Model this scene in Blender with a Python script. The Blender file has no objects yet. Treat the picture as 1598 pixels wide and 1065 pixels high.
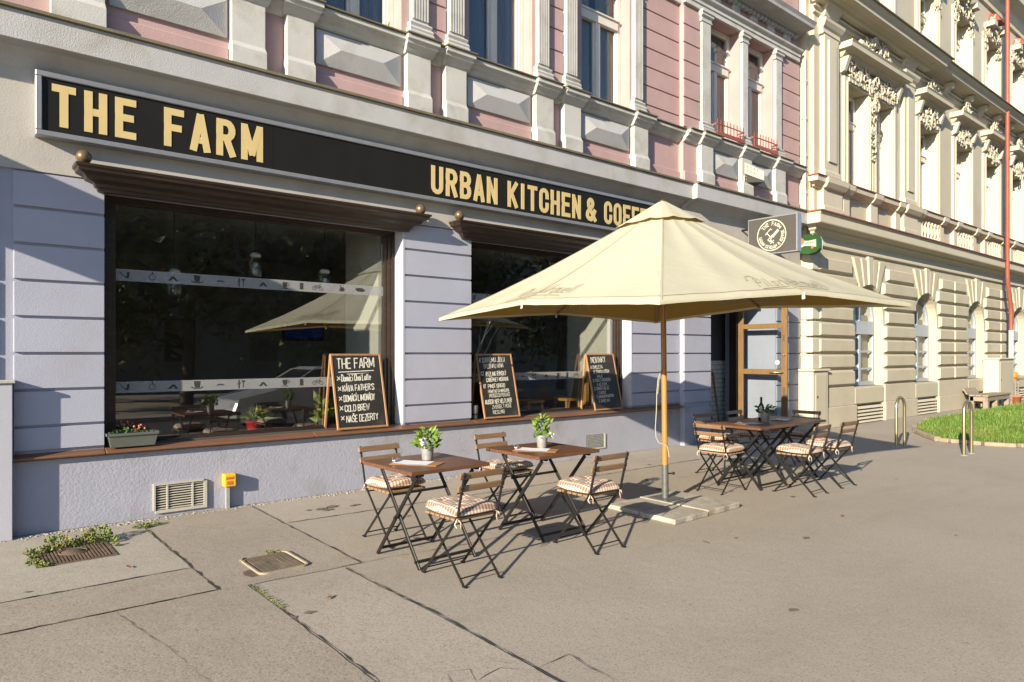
import bpy, bmesh, math, random
from mathutils import Vector, Matrix, Euler, noise
random.seed(7)
SUN,SKY,EXPO=5.0,.11,1.2
R=random.Random(11)
PI=math.pi
scene=bpy.context.scene
COL=scene.collection

# ------------------------------------------------------------------ materials
MATS={}
def _new(name):
    m=bpy.data.materials.new(name); m.use_nodes=True
    nt=m.node_tree; nt.nodes.clear()
    out=nt.nodes.new('ShaderNodeOutputMaterial')
    MATS[name]=m
    return m,nt,out
def _coords(nt,scale=(1,1,1)):
    tc=nt.nodes.new('ShaderNodeTexCoord'); mp=nt.nodes.new('ShaderNodeMapping')
    mp.inputs['Scale'].default_value=scale
    nt.links.new(tc.outputs['Object'],mp.inputs['Vector'])
    return mp.outputs['Vector']
def _noise(nt,vec,scale,detail=5,rough=.6,dist=0):
    n=nt.nodes.new('ShaderNodeTexNoise'); n.inputs['Scale'].default_value=scale
    n.inputs['Detail'].default_value=detail; n.inputs['Roughness'].default_value=rough
    n.inputs['Distortion'].default_value=dist
    nt.links.new(vec,n.inputs['Vector']); return n.outputs['Fac']
def _ramp(nt,fac,stops):
    r=nt.nodes.new('ShaderNodeValToRGB'); e=r.color_ramp.elements
    e[0].position,e[0].color=stops[0][0],(*stops[0][1],1)
    e[1].position,e[1].color=stops[1][0],(*stops[1][1],1)
    for p,c in stops[2:]:
        k=e.new(p); k.color=(*c,1)
    nt.links.new(fac,r.inputs['Fac']); return r.outputs['Color']
def _mix(nt,fac,a,b,mode='MIX'):
    m=nt.nodes.new('ShaderNodeMix'); m.data_type='RGBA'; m.blend_type=mode
    for v,i in ((fac,0),(a,6),(b,7)):
        if hasattr(v,'is_linked') or hasattr(v,'links'): nt.links.new(v,m.inputs[i])
        elif i==0: m.inputs[0].default_value=v
        else: m.inputs[i].default_value=(*v,1)
    return m.outputs[2]
def _math(nt,op,a,b=None,clamp=False):
    m=nt.nodes.new('ShaderNodeMath'); m.operation=op; m.use_clamp=clamp
    for i,v in enumerate((a,b)):
        if v is None: continue
        if hasattr(v,'links'): nt.links.new(v,m.inputs[i])
        else: m.inputs[i].default_value=v
    return m.outputs[0]
def mat(name,c,c2=None,scale=6,rough=.7,bump=0.0,bscale=60,metal=0,stretch=(1,1,1),stain=None,stain_scale=1.2,spec=.5,detail=5,contrast=.25,fine=None,fscale=200):
    """base colour c varying to c2 with noise, optional stains and fine speckle"""
    m,nt,out=_new(name)
    b=nt.nodes.new('ShaderNodeBsdfPrincipled')
    v=_coords(nt,stretch)
    if c2 is None: c2=tuple(x*.86 for x in c)
    col=_ramp(nt,_noise(nt,v,scale,detail),[(.5-contrast,c2),(.5+contrast,c)])
    if stain:
        f=_ramp(nt,_noise(nt,v,stain_scale,6,.65,.4),[(.5,(0,0,0)),(.72,(1,1,1))])
        col=_mix(nt,f,col,stain)
    if fine:
        f=_ramp(nt,_noise(nt,v,fscale,2),[(.52,(0,0,0)),(.62,(1,1,1))])
        col=_mix(nt,f,col,fine)
    nt.links.new(col,b.inputs['Base Color'])
    b.inputs['Roughness'].default_value=rough; b.inputs['Metallic'].default_value=metal
    b.inputs['Specular IOR Level'].default_value=spec
    if bump:
        bp=nt.nodes.new('ShaderNodeBump'); bp.inputs['Strength'].default_value=bump; bp.inputs['Distance'].default_value=.01
        nt.links.new(_noise(nt,v,bscale,4),bp.inputs['Height']); nt.links.new(bp.outputs[0],b.inputs['Normal'])
    nt.links.new(b.outputs[0],out.inputs[0]); return m
def wood(name,c,c2,axis=0,rough=.55,dens=26):
    m,nt,out=_new(name); b=nt.nodes.new('ShaderNodeBsdfPrincipled')
    s=[dens,dens,dens]; s[axis]=1.6
    v=_coords(nt,tuple(s))
    f1=_noise(nt,v,2.0,6,.65,.6); f2=_noise(nt,_coords(nt,(1,1,1)),4,3)
    col=_ramp(nt,f1,[(.3,c2),(.7,c)])
    col=_mix(nt,_math(nt,'MULTIPLY',f2,.5),col,tuple(x*.75 for x in c2))
    nt.links.new(col,b.inputs['Base Color']); b.inputs['Roughness'].default_value=rough
    bp=nt.nodes.new('ShaderNodeBump'); bp.inputs['Strength'].default_value=.15; bp.inputs['Distance'].default_value=.004
    nt.links.new(f1,bp.inputs['Height']); nt.links.new(bp.outputs[0],b.inputs['Normal'])
    nt.links.new(b.outputs[0],out.inputs[0]); return m

mat('lavender',(.325,.34,.425),(.29,.302,.375),1.6,.85,.25,90,stain=(.28,.28,.32),stain_scale=.9)
mat('lavender_plinth',(.31,.32,.385),(.275,.285,.345),2.5,.85,.5,45,stain=(.215,.205,.21),stain_scale=1.5)
mat('lavender_light',(.37,.375,.43),(.34,.345,.4),3,.8,.15,90)
mat('cream_band',(.40,.385,.36),(.36,.345,.325),2.5,.85,.25,80,stain=(.3,.28,.25),stain_scale=.8)
mat('grey_stucco',(.40,.405,.41),(.35,.352,.355),3,.85,.5,70,stain=(.30,.285,.26),stain_scale=1.6)
mat('white_stucco',(.47,.47,.45),(.41,.405,.385),4,.8,.3,90,stain=(.32,.31,.27),stain_scale=2.2)
mat('pink_wall',(.42,.285,.28),(.375,.25,.245),2.6,.85,.35,80,stain=(.34,.235,.225),stain_scale=1.1)
mat('tin_edge',(.17,.145,.09),(.11,.095,.06),8,.7,.2)
mat('yellow_wall',(.45,.41,.315),(.42,.38,.29),2,.85,.3,80,stain=(.375,.335,.25),stain_scale=.7)
mat('yellow_trim',(.50,.46,.36),(.46,.42,.325),3,.8,.2,80)
mat('white_ornament',(.52,.49,.40),(.34,.30,.22),14,.8,.3,60)
mat('red_tin',(.29,.075,.045),(.22,.055,.035),6,.5)
mat('window_white',(.62,.60,.54),(.54,.52,.46),8,.6,.1)
mat('window_grey',(.36,.40,.44),(.31,.35,.39),6,.5)
mat('brown_paint',(.032,.019,.012),(.019,.0115,.008),5,.42,.1,60,stretch=(1,8,8),stain=(.05,.032,.02),stain_scale=3)
mat('brown_sill',(.19,.092,.05),(.125,.06,.035),4,.4,.15,30,stretch=(1,4,4))
mat('sign_black',(.012,.0115,.011),(.009,.0085,.008),3,.6,spec=.2)
mat('sign_gold',(.56,.44,.20),(.51,.395,.175),6,.5)
mat('aluminium',(.36,.365,.385),(.30,.305,.325),8,.35,metal=.55)
mat('blade_black',(.062,.058,.053),(.05,.047,.043),4,.5)
mat('cream_print',(.52,.49,.38),(.48,.45,.35),9,.6)
mat('green_enamel',(.022,.075,.02),(.016,.055,.015),5,.3)
mat('label_white',(.42,.42,.38),(.38,.38,.34),5,.35)
mat('seal_orange',(.62,.16,.06),(.5,.11,.04),9,.4)
mat('text_green',(.08,.22,.14),(.06,.17,.1),9,.5)
mat('bronze_ball',(.17,.115,.065),(.09,.06,.035),9,.38,metal=.35)
mat('black_metal',(.016,.015,.014),(.010,.009,.009),20,.42,metal=.2,spec=.45)
mat('galvanised',(.17,.175,.17),(.11,.115,.11),16,.45,metal=.5)
mat('steel_zinc',(.47,.48,.48),(.36,.37,.37),14,.36,metal=.45)
mat('steel_rail',(.40,.36,.225),(.33,.29,.18),6,.33,metal=.85)
wood('table_wood',(.19,.088,.042),(.085,.036,.017),0,.42)
wood('slat_wood',(.27,.17,.095),(.16,.092,.05),0,.5)
wood('seat_wood',(.34,.22,.12),(.2,.12,.06),0,.6)
wood('pole_wood',(.44,.225,.06),(.33,.15,.035),2,.4,20)
wood('rib_wood',(.22,.10,.03),(.15,.065,.02),0,.5,20)
wood('door_wood',(.225,.135,.055),(.135,.077,.03),2,.45,16)
wood('board_frame',(.40,.215,.09),(.26,.135,.055),2,.5,20)
wood('bench_wood',(.33,.275,.215),(.20,.165,.125),0,.85,18)
wood('cork_board',(.40,.20,.075),(.30,.14,.05),0,.6,20)
wood('room_wood',(.46,.25,.075),(.34,.17,.05),0,.5,20)
mat('slate',(.022,.02,.018),(.014,.013,.012),4,.6,stain=(.045,.042,.036),stain_scale=6)
mat('chalk',(.62,.61,.52),(.42,.41,.35),60,.9,contrast=.12)
mat('paper',(.68,.69,.72),(.62,.63,.67),10,.7)
mat('plastic_grey',(.105,.113,.10),(.085,.092,.08),6,.5)
mat('red_pot',(.5,.025,.03),(.4,.02,.025),6,.35)
mat('soil',(.05,.035,.022),(.03,.02,.014),40,.95)
mat('leaf',(.165,.26,.035),(.075,.14,.02),9,.5,contrast=.2)
mat('leaf_dark',(.06,.12,.03),(.03,.065,.018),9,.5,contrast=.2)
mat('leaf_yellow',(.26,.31,.045),(.15,.2,.03),12,.6,contrast=.2)
mat('weed',(.15,.21,.03),(.09,.12,.02),15,.7,contrast=.25,stain=(.28,.19,.05),stain_scale=9)
mat('tree_leaf',(.085,.105,.04),(.04,.055,.02),1.5,.6,contrast=.2)
mat('bark',(.08,.06,.045),(.05,.038,.028),12,.9,.5,30)
mat('petal_white',(.8,.8,.78),(.7,.7,.66),20,.6)
mat('petal_coral',(.5,.13,.09),(.42,.09,.06),20,.6)
mat('grass',(.12,.215,.026),(.065,.13,.015),3.5,.6,contrast=.22,stain=(.19,.175,.055),stain_scale=1.1)
mat('lawn_soil',(.12,.13,.035),(.08,.07,.03),5,.95)
mat('kerb_stone',(.34,.285,.21),(.24,.2,.145),5,.85,.6,40,stain=(.2,.17,.11),stain_scale=4)
mat('slab_concrete',(.42,.41,.36),(.27,.25,.205),7,.9,.6,60,stain=(.19,.145,.085),stain_scale=2.4,fine=(.28,.26,.22),fscale=120)
mat('rust_iron',(.135,.09,.06),(.085,.06,.04),14,.8,.5,60,stain=(.19,.125,.075),stain_scale=7)
mat('iron_cover',(.15,.12,.085),(.105,.085,.06),12,.75,.4,60,stain=(.21,.17,.115),stain_scale=5)
mat('rubble',(.33,.31,.27),(.19,.175,.15),30,.95,.6,60)
mat('dry_leaf',(.22,.13,.05),(.15,.08,.03),30,.8)
mat('crack',(.045,.038,.028),(.025,.022,.017),30,.95)
mat('stain_dark',(.15,.13,.105),(.115,.10,.082),20,.8)
mat('yellow_plastic',(.72,.42,.02),(.62,.35,.015),9,.45)
mat('orange_print',(.5,.17,.02),(.4,.12,.02),9,.5)
mat('vent_cream',(.43,.41,.35),(.36,.34,.29),10,.6,.2)
mat('vent_dark',(.012,.012,.012),(.008,.008,.008),4,.9)
mat('room_wall',(.30,.26,.22),(.2,.175,.15),2,.8)
mat('room_floor',(.25,.19,.14),(.17,.125,.09),4,.4)
mat('room_ceiling',(.4,.38,.36),(.34,.33,.32),2,.9)
mat('room_pale',(.55,.53,.46),(.5,.48,.42),2,.8)
mat('charcoal',(.055,.058,.06),(.045,.047,.05),3,.7)
mat('rope',(.42,.38,.27),(.34,.31,.22),60,.9)
mat('bottle_glass',(.012,.018,.008),(.009,.013,.006),4,.08)
mat('pumpkin',(.62,.23,.03),(.5,.16,.02),9,.6)
mat('terracotta',(.42,.14,.07),(.33,.1,.05),9,.8)
mat('car_paint',(.52,.54,.57),(.48,.5,.53),3,.2,metal=.3)
mat('tyre',(.02,.02,.02),(.014,.014,.014),9,.8)
mat('car_glass',(.015,.018,.02),(.012,.014,.016),3,.05)
mat('plaster_far',(.26,.24,.205),(.2,.18,.155),1.5,.9)
mat('curtain',(.30,.285,.21),(.20,.19,.14),3,.9,stretch=(12,12,.3))
mat('lace',(.26,.255,.25),(.17,.17,.17),7,.9,contrast=.3,stretch=(6,6,.4))
mat('dark_pane',(.02,.022,.026),(.015,.017,.02),3,.12)
mat('far_void',(.012,.012,.012),(.01,.01,.01),2,.9)

def m_ground(name,c,c2,c3,speck):
    m,nt,out=_new(name); b=nt.nodes.new('ShaderNodeBsdfPrincipled')
    v=_coords(nt)
    col=_ramp(nt,_noise(nt,v,.55,7,.6,.5),[(.34,c2),(.62,c)])
    col=_mix(nt,_ramp(nt,_noise(nt,_coords(nt,(.35,1.3,1)),1.1,6,.7,1.2),[(.55,(0,0,0)),(.78,(.6,.6,.6))]),col,tuple(x*.80 for x in c2))
    col=_mix(nt,_ramp(nt,_noise(nt,v,1.7,7,.7,.8),[(.46,(0,0,0)),(.8,(1,1,1))]),col,c3)
    g=_noise(nt,v,62,4,.75)
    col=_mix(nt,_ramp(nt,g,[(.36,(.8,.8,.8)),(.47,(0,0,0))]),col,speck)
    col=_mix(nt,_ramp(nt,_noise(nt,v,23,4,.7),[(.58,(0,0,0)),(.78,(.38,.38,.38))]),col,tuple(x*.75 for x in c2))
    col=_mix(nt,_ramp(nt,_noise(nt,v,140,2),[(.58,(0,0,0)),(.70,(.6,.6,.6))]),col,tuple(min(.6,x*1.6) for x in c))
    # scattered small spots
    vo=nt.nodes.new('ShaderNodeTexVoronoi'); vo.inputs['Scale'].default_value=3.1; nt.links.new(v,vo.inputs['Vector'])
    col=_mix(nt,_ramp(nt,vo.outputs['Distance'],[(.028,(.55,.55,.55)),(.05,(0,0,0))]),col,tuple(x*.5 for x in c2))
    nt.links.new(col,b.inputs['Base Color']); b.inputs['Roughness'].default_value=.88
    bp=nt.nodes.new('ShaderNodeBump'); bp.inputs['Strength'].default_value=.5; bp.inputs['Distance'].default_value=.006
    h=_math(nt,'ADD',g,_math(nt,'MULTIPLY',_noise(nt,v,9,5),1.4))
    nt.links.new(h,bp.inputs['Height']); nt.links.new(bp.outputs[0],b.inputs['Normal'])
    nt.links.new(b.outputs[0],out.inputs[0])
m_ground('asphalt_brown',(.318,.281,.232),(.274,.242,.198),(.302,.27,.228),(.15,.125,.10))
m_ground('asphalt_patch',(.295,.256,.208),(.25,.216,.174),(.315,.278,.232),(.13,.11,.09))
m_ground('concrete_patch',(.335,.304,.257),(.298,.266,.222),(.27,.238,.2),(.2,.18,.15))
m_ground('concrete_strip',(.33,.29,.242),(.288,.252,.208),(.35,.312,.264),(.18,.155,.13))
m_ground('road_asphalt',(.055,.053,.05),(.042,.041,.04),(.065,.062,.058),(.03,.03,.03))

def m_gingham():
    m,nt,out=_new('gingham'); b=nt.nodes.new('ShaderNodeBsdfPrincipled')
    tc=nt.nodes.new('ShaderNodeTexCoord'); sp=nt.nodes.new('ShaderNodeSeparateXYZ'); nt.links.new(tc.outputs['Object'],sp.inputs[0])
    def stripe(o):
        f=_math(nt,'FRACT',_math(nt,'MULTIPLY',o,33.0)); return _math(nt,'GREATER_THAN',f,.5)
    s=_math(nt,'MULTIPLY',_math(nt,'ADD',stripe(sp.outputs[0]),stripe(sp.outputs[1])),.5)
    col=_ramp(nt,s,[(.0,(.54,.49,.42)),(1,(.19,.105,.075)),(.5,(.36,.255,.195))])
    nt.links.new(col,b.inputs['Base Color']); b.inputs['Roughness'].default_value=.95
    bp=nt.nodes.new('ShaderNodeBump'); bp.inputs['Strength'].default_value=.2; bp.inputs['Distance'].default_value=.002
    nt.links.new(_noise(nt,_coords(nt),300,2),bp.inputs['Height']); nt.links.new(bp.outputs[0],b.inputs['Normal'])
    nt.links.new(b.outputs[0],out.inputs[0])
m_gingham()
def m_canvas():
    m,nt,out=_new('canvas')
    v=_coords(nt)
    d=nt.nodes.new('ShaderNodeBsdfDiffuse'); t=nt.nodes.new('ShaderNodeBsdfTranslucent')
    col=_ramp(nt,_noise(nt,v,1.4,5),[(.3,(.51,.50,.39)),(.7,(.56,.55,.43))])
    nt.links.new(col,d.inputs[0])
    t.inputs[0].default_value=(.50,.285,.045,1)
    bp=nt.nodes.new('ShaderNodeBump'); bp.inputs['Strength'].default_value=.25; bp.inputs['Distance'].default_value=.02
    nt.links.new(_noise(nt,_coords(nt,(1,1,3)),5,4,.5,1.0),bp.inputs['Height']); nt.links.new(bp.outputs[0],d.inputs['Normal'])
    mx=nt.nodes.new('ShaderNodeMixShader'); mx.inputs[0].default_value=.30
    nt.links.new(d.outputs[0],mx.inputs[1]); nt.links.new(t.outputs[0],mx.inputs[2]); nt.links.new(mx.outputs[0],out.inputs[0])
m_canvas()
def m_underglow():  # amber of sunlight coming through the canvas is put into this colour
    m,nt,out=_new('canvas_underglow'); v=_coords(nt)
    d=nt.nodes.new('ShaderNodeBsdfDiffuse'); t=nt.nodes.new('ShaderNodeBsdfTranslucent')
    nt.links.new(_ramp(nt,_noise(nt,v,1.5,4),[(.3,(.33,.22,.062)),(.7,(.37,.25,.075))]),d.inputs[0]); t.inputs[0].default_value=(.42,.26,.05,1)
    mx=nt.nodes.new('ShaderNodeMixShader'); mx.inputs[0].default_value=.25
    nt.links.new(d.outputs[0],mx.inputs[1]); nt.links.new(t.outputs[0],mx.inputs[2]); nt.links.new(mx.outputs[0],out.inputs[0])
m_underglow()
mat('canvas_seam',(.42,.39,.27),(.38,.35,.24),30,.9)
mat('canvas_print',(.33,.29,.19),(.30,.265,.175),20,.9)
def m_glass(name,base,gain,tint=(.9,.92,.92),rough=0.0):
    m,nt,out=_new(name)
    tr=nt.nodes.new('ShaderNodeBsdfTransparent'); tr.inputs[0].default_value=(*tint,1)
    gl=nt.nodes.new('ShaderNodeBsdfGlossy'); gl.inputs['Roughness'].default_value=rough; gl.inputs[0].default_value=(.95,.96,.98,1)
    lw=nt.nodes.new('ShaderNodeLayerWeight'); lw.inputs[0].default_value=.5
    f=_math(nt,'ADD',_math(nt,'MULTIPLY',_math(nt,'POWER',lw.outputs['Facing'],4.5),gain),base,True)
    mx=nt.nodes.new('ShaderNodeMixShader'); nt.links.new(f,mx.inputs[0]); nt.links.new(tr.outputs[0],mx.inputs[1]); nt.links.new(gl.outputs[0],mx.inputs[2])
    nt.links.new(mx.outputs[0],out.inputs[0])
m_glass('shop_glass',.12,.9)
m_glass('door_glass',.03,.6)
m_glass('house_glass',.05,.45,(.85,.88,.9))
m_glass('clear_glass',.13,.9,(.93,.95,.93))
def m_frost():
    m,nt,out=_new('frost_film'); tr=nt.nodes.new('ShaderNodeBsdfTransparent'); d=nt.nodes.new('ShaderNodeBsdfDiffuse')
    d.inputs[0].default_value=(.34,.35,.36,1); mx=nt.nodes.new('ShaderNodeMixShader')
    f=_ramp(nt,_noise(nt,_coords(nt),6,3),[(.3,(.42,.42,.42)),(.7,(.5,.5,.5))])
    nt.links.new(f,mx.inputs[0]); nt.links.new(tr.outputs[0],mx.inputs[1]); nt.links.new(d.outputs[0],mx.inputs[2]); nt.links.new(mx.outputs[0],out.inputs[0])
m_frost()
mat('film_print',(.03,.028,.03),(.022,.02,.022),9,.8)
def m_tiles():
    m,nt,out=_new('metro_tiles'); b=nt.nodes.new('ShaderNodeBsdfPrincipled')
    tc=nt.nodes.new('ShaderNodeTexCoord'); mp=nt.nodes.new('ShaderNodeMapping'); mp.inputs['Rotation'].default_value=(PI/2,0,0)
    nt.links.new(tc.outputs['Object'],mp.inputs['Vector'])
    br=nt.nodes.new('ShaderNodeTexBrick'); br.inputs['Scale'].default_value=1; br.inputs['Brick Width'].default_value=.2; br.inputs['Row Height'].default_value=.1
    br.inputs['Mortar Size'].default_value=.006; br.inputs['Color1'].default_value=(.55,.57,.56,1); br.inputs['Color2'].default_value=(.5,.52,.51,1); br.inputs['Mortar'].default_value=(.16,.16,.16,1)
    nt.links.new(mp.outputs[0],br.inputs['Vector']); nt.links.new(br.outputs[0],b.inputs['Base Color']); b.inputs['Roughness'].default_value=.25
    nt.links.new(b.outputs[0],out.inputs[0])
m_tiles()
def m_emit(name,c,s):
    m,nt,out=_new(name); e=nt.nodes.new('ShaderNodeEmission'); e.inputs[1].default_value=s
    nt.links.new(_ramp(nt,_noise(nt,_coords(nt,(2,2,9)),3,3),[(.35,tuple(x*.15 for x in c)),(.7,c)]),e.inputs[0]); nt.links.new(e.outputs[0],out.inputs[0])
m_emit('screen_blue',(.02,.06,.4),.04)

# ------------------------------------------------------------------ objects
def tag(o,label=None,cat=None,group=None,kind=None):
    if label: o['label']=label
    if cat: o['category']=cat
    if group: o['group']=group
    if kind: o['kind']=kind
    return o
def thing(name,label,cat,loc=(0,0,0),rz=0,group=None):
    o=bpy.data.objects.new(name,None); COL.objects.link(o); o.location=loc; o.rotation_euler=(0,0,rz)
    o.empty_display_size=.2
    return tag(o,label,cat,group)
def rootloc(o):
    v=Vector((0,0,0))
    while o is not None: v+=Vector(o.location); o=o.parent
    return v
class MB:
    def __init__(s): s.v=[]; s.f=[]; s.sm=[]; s.c=[]
    def box(s,x0,x1,y0,y1,z0,z1):
        return s.add([(x0,y0,z0),(x1,y0,z0),(x1,y1,z0),(x0,y1,z0),(x0,y0,z1),(x1,y0,z1),(x1,y1,z1),(x0,y1,z1)],
            [(0,3,2,1),(4,5,6,7),(0,1,5,4),(1,2,6,5),(2,3,7,6),(3,0,4,7)])
    def hexa(s,b,t): return s.add(list(b)+list(t),[(0,3,2,1),(4,5,6,7),(0,1,5,4),(1,2,6,5),(2,3,7,6),(3,0,4,7)])
    def quad(s,a,b,c,d): return s.add([a,b,c,d],[(0,1,2,3)])
    def poly(s,pts): return s.add(pts,[tuple(range(len(pts)))])
    def bar(s,p,q,w,t,up=(1,0,0)):
        p,q=Vector(p),Vector(q); d=(q-p).normalized(); u=Vector(up); u=(u-d*u.dot(d)).normalized(); k=d.cross(u)
        a=u*(t/2); b=k*(w/2)
        return s.hexa([p-a-b,p+a-b,p+a+b,p-a+b],[q-a-b,q+a-b,q+a+b,q-a+b])
    def tube(s,pts,r,n=8,cap=True):
        pts=[Vector(p) for p in pts]; rs=r if isinstance(r,(list,tuple)) else [r]*len(pts)
        d=(pts[1]-pts[0]).normalized(); u=d.orthogonal().normalized(); vs=[]
        for i,p in enumerate(pts):
            if i==0: t=pts[1]-pts[0]
            elif i==len(pts)-1: t=pts[-1]-pts[-2]
            else: t=(pts[i+1]-p).normalized()+(p-pts[i-1]).normalized()
            t.normalize(); u=(u-t*u.dot(t)).normalized(); k=t.cross(u)
            for j in range(n):
                a=2*PI*j/n; vs.append(p+(u*math.cos(a)+k*math.sin(a))*rs[i])
        fs=[(i*n+j,i*n+(j+1)%n,(i+1)*n+(j+1)%n,(i+1)*n+j) for i in range(len(pts)-1) for j in range(n)]
        s.add(vs,fs,True)
        if cap: s.add(vs[:n],[tuple(range(n))[::-1]]); s.add(vs[-n:],[tuple(range(n))])
        return s
    def lathe(s,prof,c=(0,0,0),n=20):
        vs=[(c[0]+r*math.cos(2*PI*j/n),c[1]+r*math.sin(2*PI*j/n),c[2]+z) for r,z in prof for j in range(n)]
        return s.add(vs,[(i*n+j,i*n+(j+1)%n,(i+1)*n+(j+1)%n,(i+1)*n+j) for i in range(len(prof)-1) for j in range(n)],True)
    def ball(s,c,r,n=14,sc=(1,1,1)):
        m=max(4,n//2); vs=[]; 
        for i in range(m+1):
            a=PI*i/m
            for j in range(n):
                b=2*PI*j/n; vs.append((c[0]+r*sc[0]*math.sin(a)*math.cos(b),c[1]+r*sc[1]*math.sin(a)*math.sin(b),c[2]+r*sc[2]*math.cos(a)))
        return s.add(vs,[(i*n+j,(i+1)*n+j,(i+1)*n+(j+1)%n,i*n+(j+1)%n) for i in range(m) for j in range(n)],True)
    def cornice(s,x0,x1,yb,prof,l=1,r=1):
        vs=[]
        for d,z in prof: vs+=[(x0-d*l,yb,z),(x0-d*l,yb-d,z),(x1+d*r,yb-d,z),(x1+d*r,yb,z)]
        fs=[]
        for i in range(len(prof)-1):
            for j in range(3): fs.append((i*4+j,i*4+j+1,(i+1)*4+j+1,(i+1)*4+j))
        k=(len(prof)-1)*4
        fs+=[(0,3,2,1),(k,k+1,k+2,k+3)]
        return s.add(vs,fs)
    def prism_y(s,poly,y0,y1):
        n=len(poly); vs=[(x,y0,z) for x,z in poly]+[(x,y1,z) for x,z in poly]
        return s.add(vs,[tuple(range(n)),tuple(range(2*n-1,n-1,-1))]+[(i,i+n,(i+1)%n+n,(i+1)%n) for i in range(n)])
    def prism_z(s,poly,z0,z1):
        n=len(poly); vs=[(x,y,z0) for x,y in poly]+[(x,y,z1) for x,y in poly]
        return s.add(vs,[tuple(range(n))[::-1],tuple(range(n,2*n))]+[(i,(i+1)%n,(i+1)%n+n,i+n) for i in range(n)])
    def leaf(s,c,d,size,w=.45,bend=.2):
        d=Vector(d).normalized(); u=d.cross(Vector((R.uniform(-1,1),R.uniform(-1,1),R.uniform(-.3,1)))); 
        if u.length<.01: u=d.orthogonal()
        u.normalize(); n=u.cross(d); c=Vector(c)
        a=c; b=c+d*size*.5+u*size*w*.5+n*size*bend*.4; e=c+d*size-n*size*bend*.3; g=c+d*size*.5-u*size*w*.5+n*size*bend*.4
        return s.add([a,b,e,g],[(0,1,2,3)])
    def add(s,vs,fs,smooth=False):
        n=len(s.v); s.v+=[tuple(p) for p in vs]; s.f+=[tuple(i+n for i in f) for f in fs]; s.sm+=[smooth]*len(fs); s.c.append((n,len(s.v),len(s.f)-len(fs),len(s.f))); return s
    def clusters(s,tol):
        bb=[]
        for a,b,_,_ in s.c:
            P=s.v[a:b]; bb.append((min(p[0] for p in P)-tol,max(p[0] for p in P)+tol,min(p[1] for p in P)-tol,max(p[1] for p in P)+tol,min(p[2] for p in P)-tol,max(p[2] for p in P)+tol))
        n=len(bb); par=list(range(n))
        def fd(i):
            while par[i]!=i: par[i]=par[par[i]]; i=par[i]
            return i
        for i in range(n):
            A=bb[i]
            for j in range(i):
                B=bb[j]
                if A[0]<B[1] and B[0]<A[1] and A[2]<B[3] and B[2]<A[3] and A[4]<B[5] and B[4]<A[5]: par[fd(i)]=fd(j)
        g={}
        for i in range(n): g.setdefault(fd(i),[]).append(i)
        out=[]
        for ids in g.values():
            m=MB()
            for i in ids:
                a,b,f0,f1=s.c[i]; m.add(s.v[a:b],[tuple(k-a for k in f) for f in s.f[f0:f1]],s.sm[f0] if f1>f0 else False)
            out.append(m)
        return out
    def build(s,name,m,parent=None,bevel=0,seg=1,world=True,doubles=False):
        off=rootloc(parent) if parent is not None else Vector((0,0,0))
        me=bpy.data.meshes.new(name); me.from_pydata([tuple(Vector(p)-off) for p in s.v],[],s.f)
        me.polygons.foreach_set('use_smooth',s.sm)
        bm=bmesh.new(); bm.from_mesh(me)
        if doubles: bmesh.ops.remove_doubles(bm,verts=bm.verts,dist=1e-4)
        if bevel:
            es=[e for e in bm.edges if len(e.link_faces)==2 and e.calc_face_angle(0)>.5]
            bmesh.ops.bevel(bm,geom=es,offset=bevel,segments=seg,profile=.5,affect='EDGES',clamp_overlap=True)
        bmesh.ops.recalc_face_normals(bm,faces=bm.faces)
        bm.to_mesh(me); bm.free()
        me.materials.append(MATS[m] if isinstance(m,str) else m)
        o=bpy.data.objects.new(name,me); COL.objects.link(o)
        if parent is not None: o.parent=parent
        return o
WHOLE={'foliage','branches','flower','underside_glow','chalk_underline','emblem','emblem_detail','sign_text','print','grate','seat','plate','crown','trunk','slatted_side','wire_mesh','air_vent','cushion','seal','sign_panel','curtain_rod','window_railing','label','canopy','vent_cap','spot','rung','hinge','clamp_screw','pole_socket','shop_window','door','drainpipe','window','arched_window','roof','wall','core'}
TOL={'lettering':.045,'chalk_writing':.008,'printed_lettering':.15,'film_pictures':.012,'ornament':.12,'dentils':.002,'bolt':.0005,'figures':.03,'rusticated_blocks':.1,'arch_stones':.1,'console':.02,'balustrade':.12,'wall_boards':.03,'wall_courses':.03,'window_surround':.03,'pedestal':.002,'pilaster':.012}
def part(parent,name,m,fn,**k):
    b=MB(); fn(b)
    if name in WHOLE or len(b.c)<2 or len(b.c)>900: return b.build(name,m,parent,**k)
    cl=b.clusters(TOL.get(name,.012))
    return [c.build(name,m,parent,**k) for c in cl][0]
def kids(o): return [c for c in bpy.data.objects if c.parent==o]
def copy_tree(o,parent=None):
    ch=kids(o); c=o.copy(); COL.objects.link(c)
    if parent is not None: c.parent=parent
    for k in ch: copy_tree(k,c)
    return c
def struct(name,m,fn,**k):
    b=MB(); fn(b); o=b.build(name,m,**k); o['kind']='structure'; return o

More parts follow.
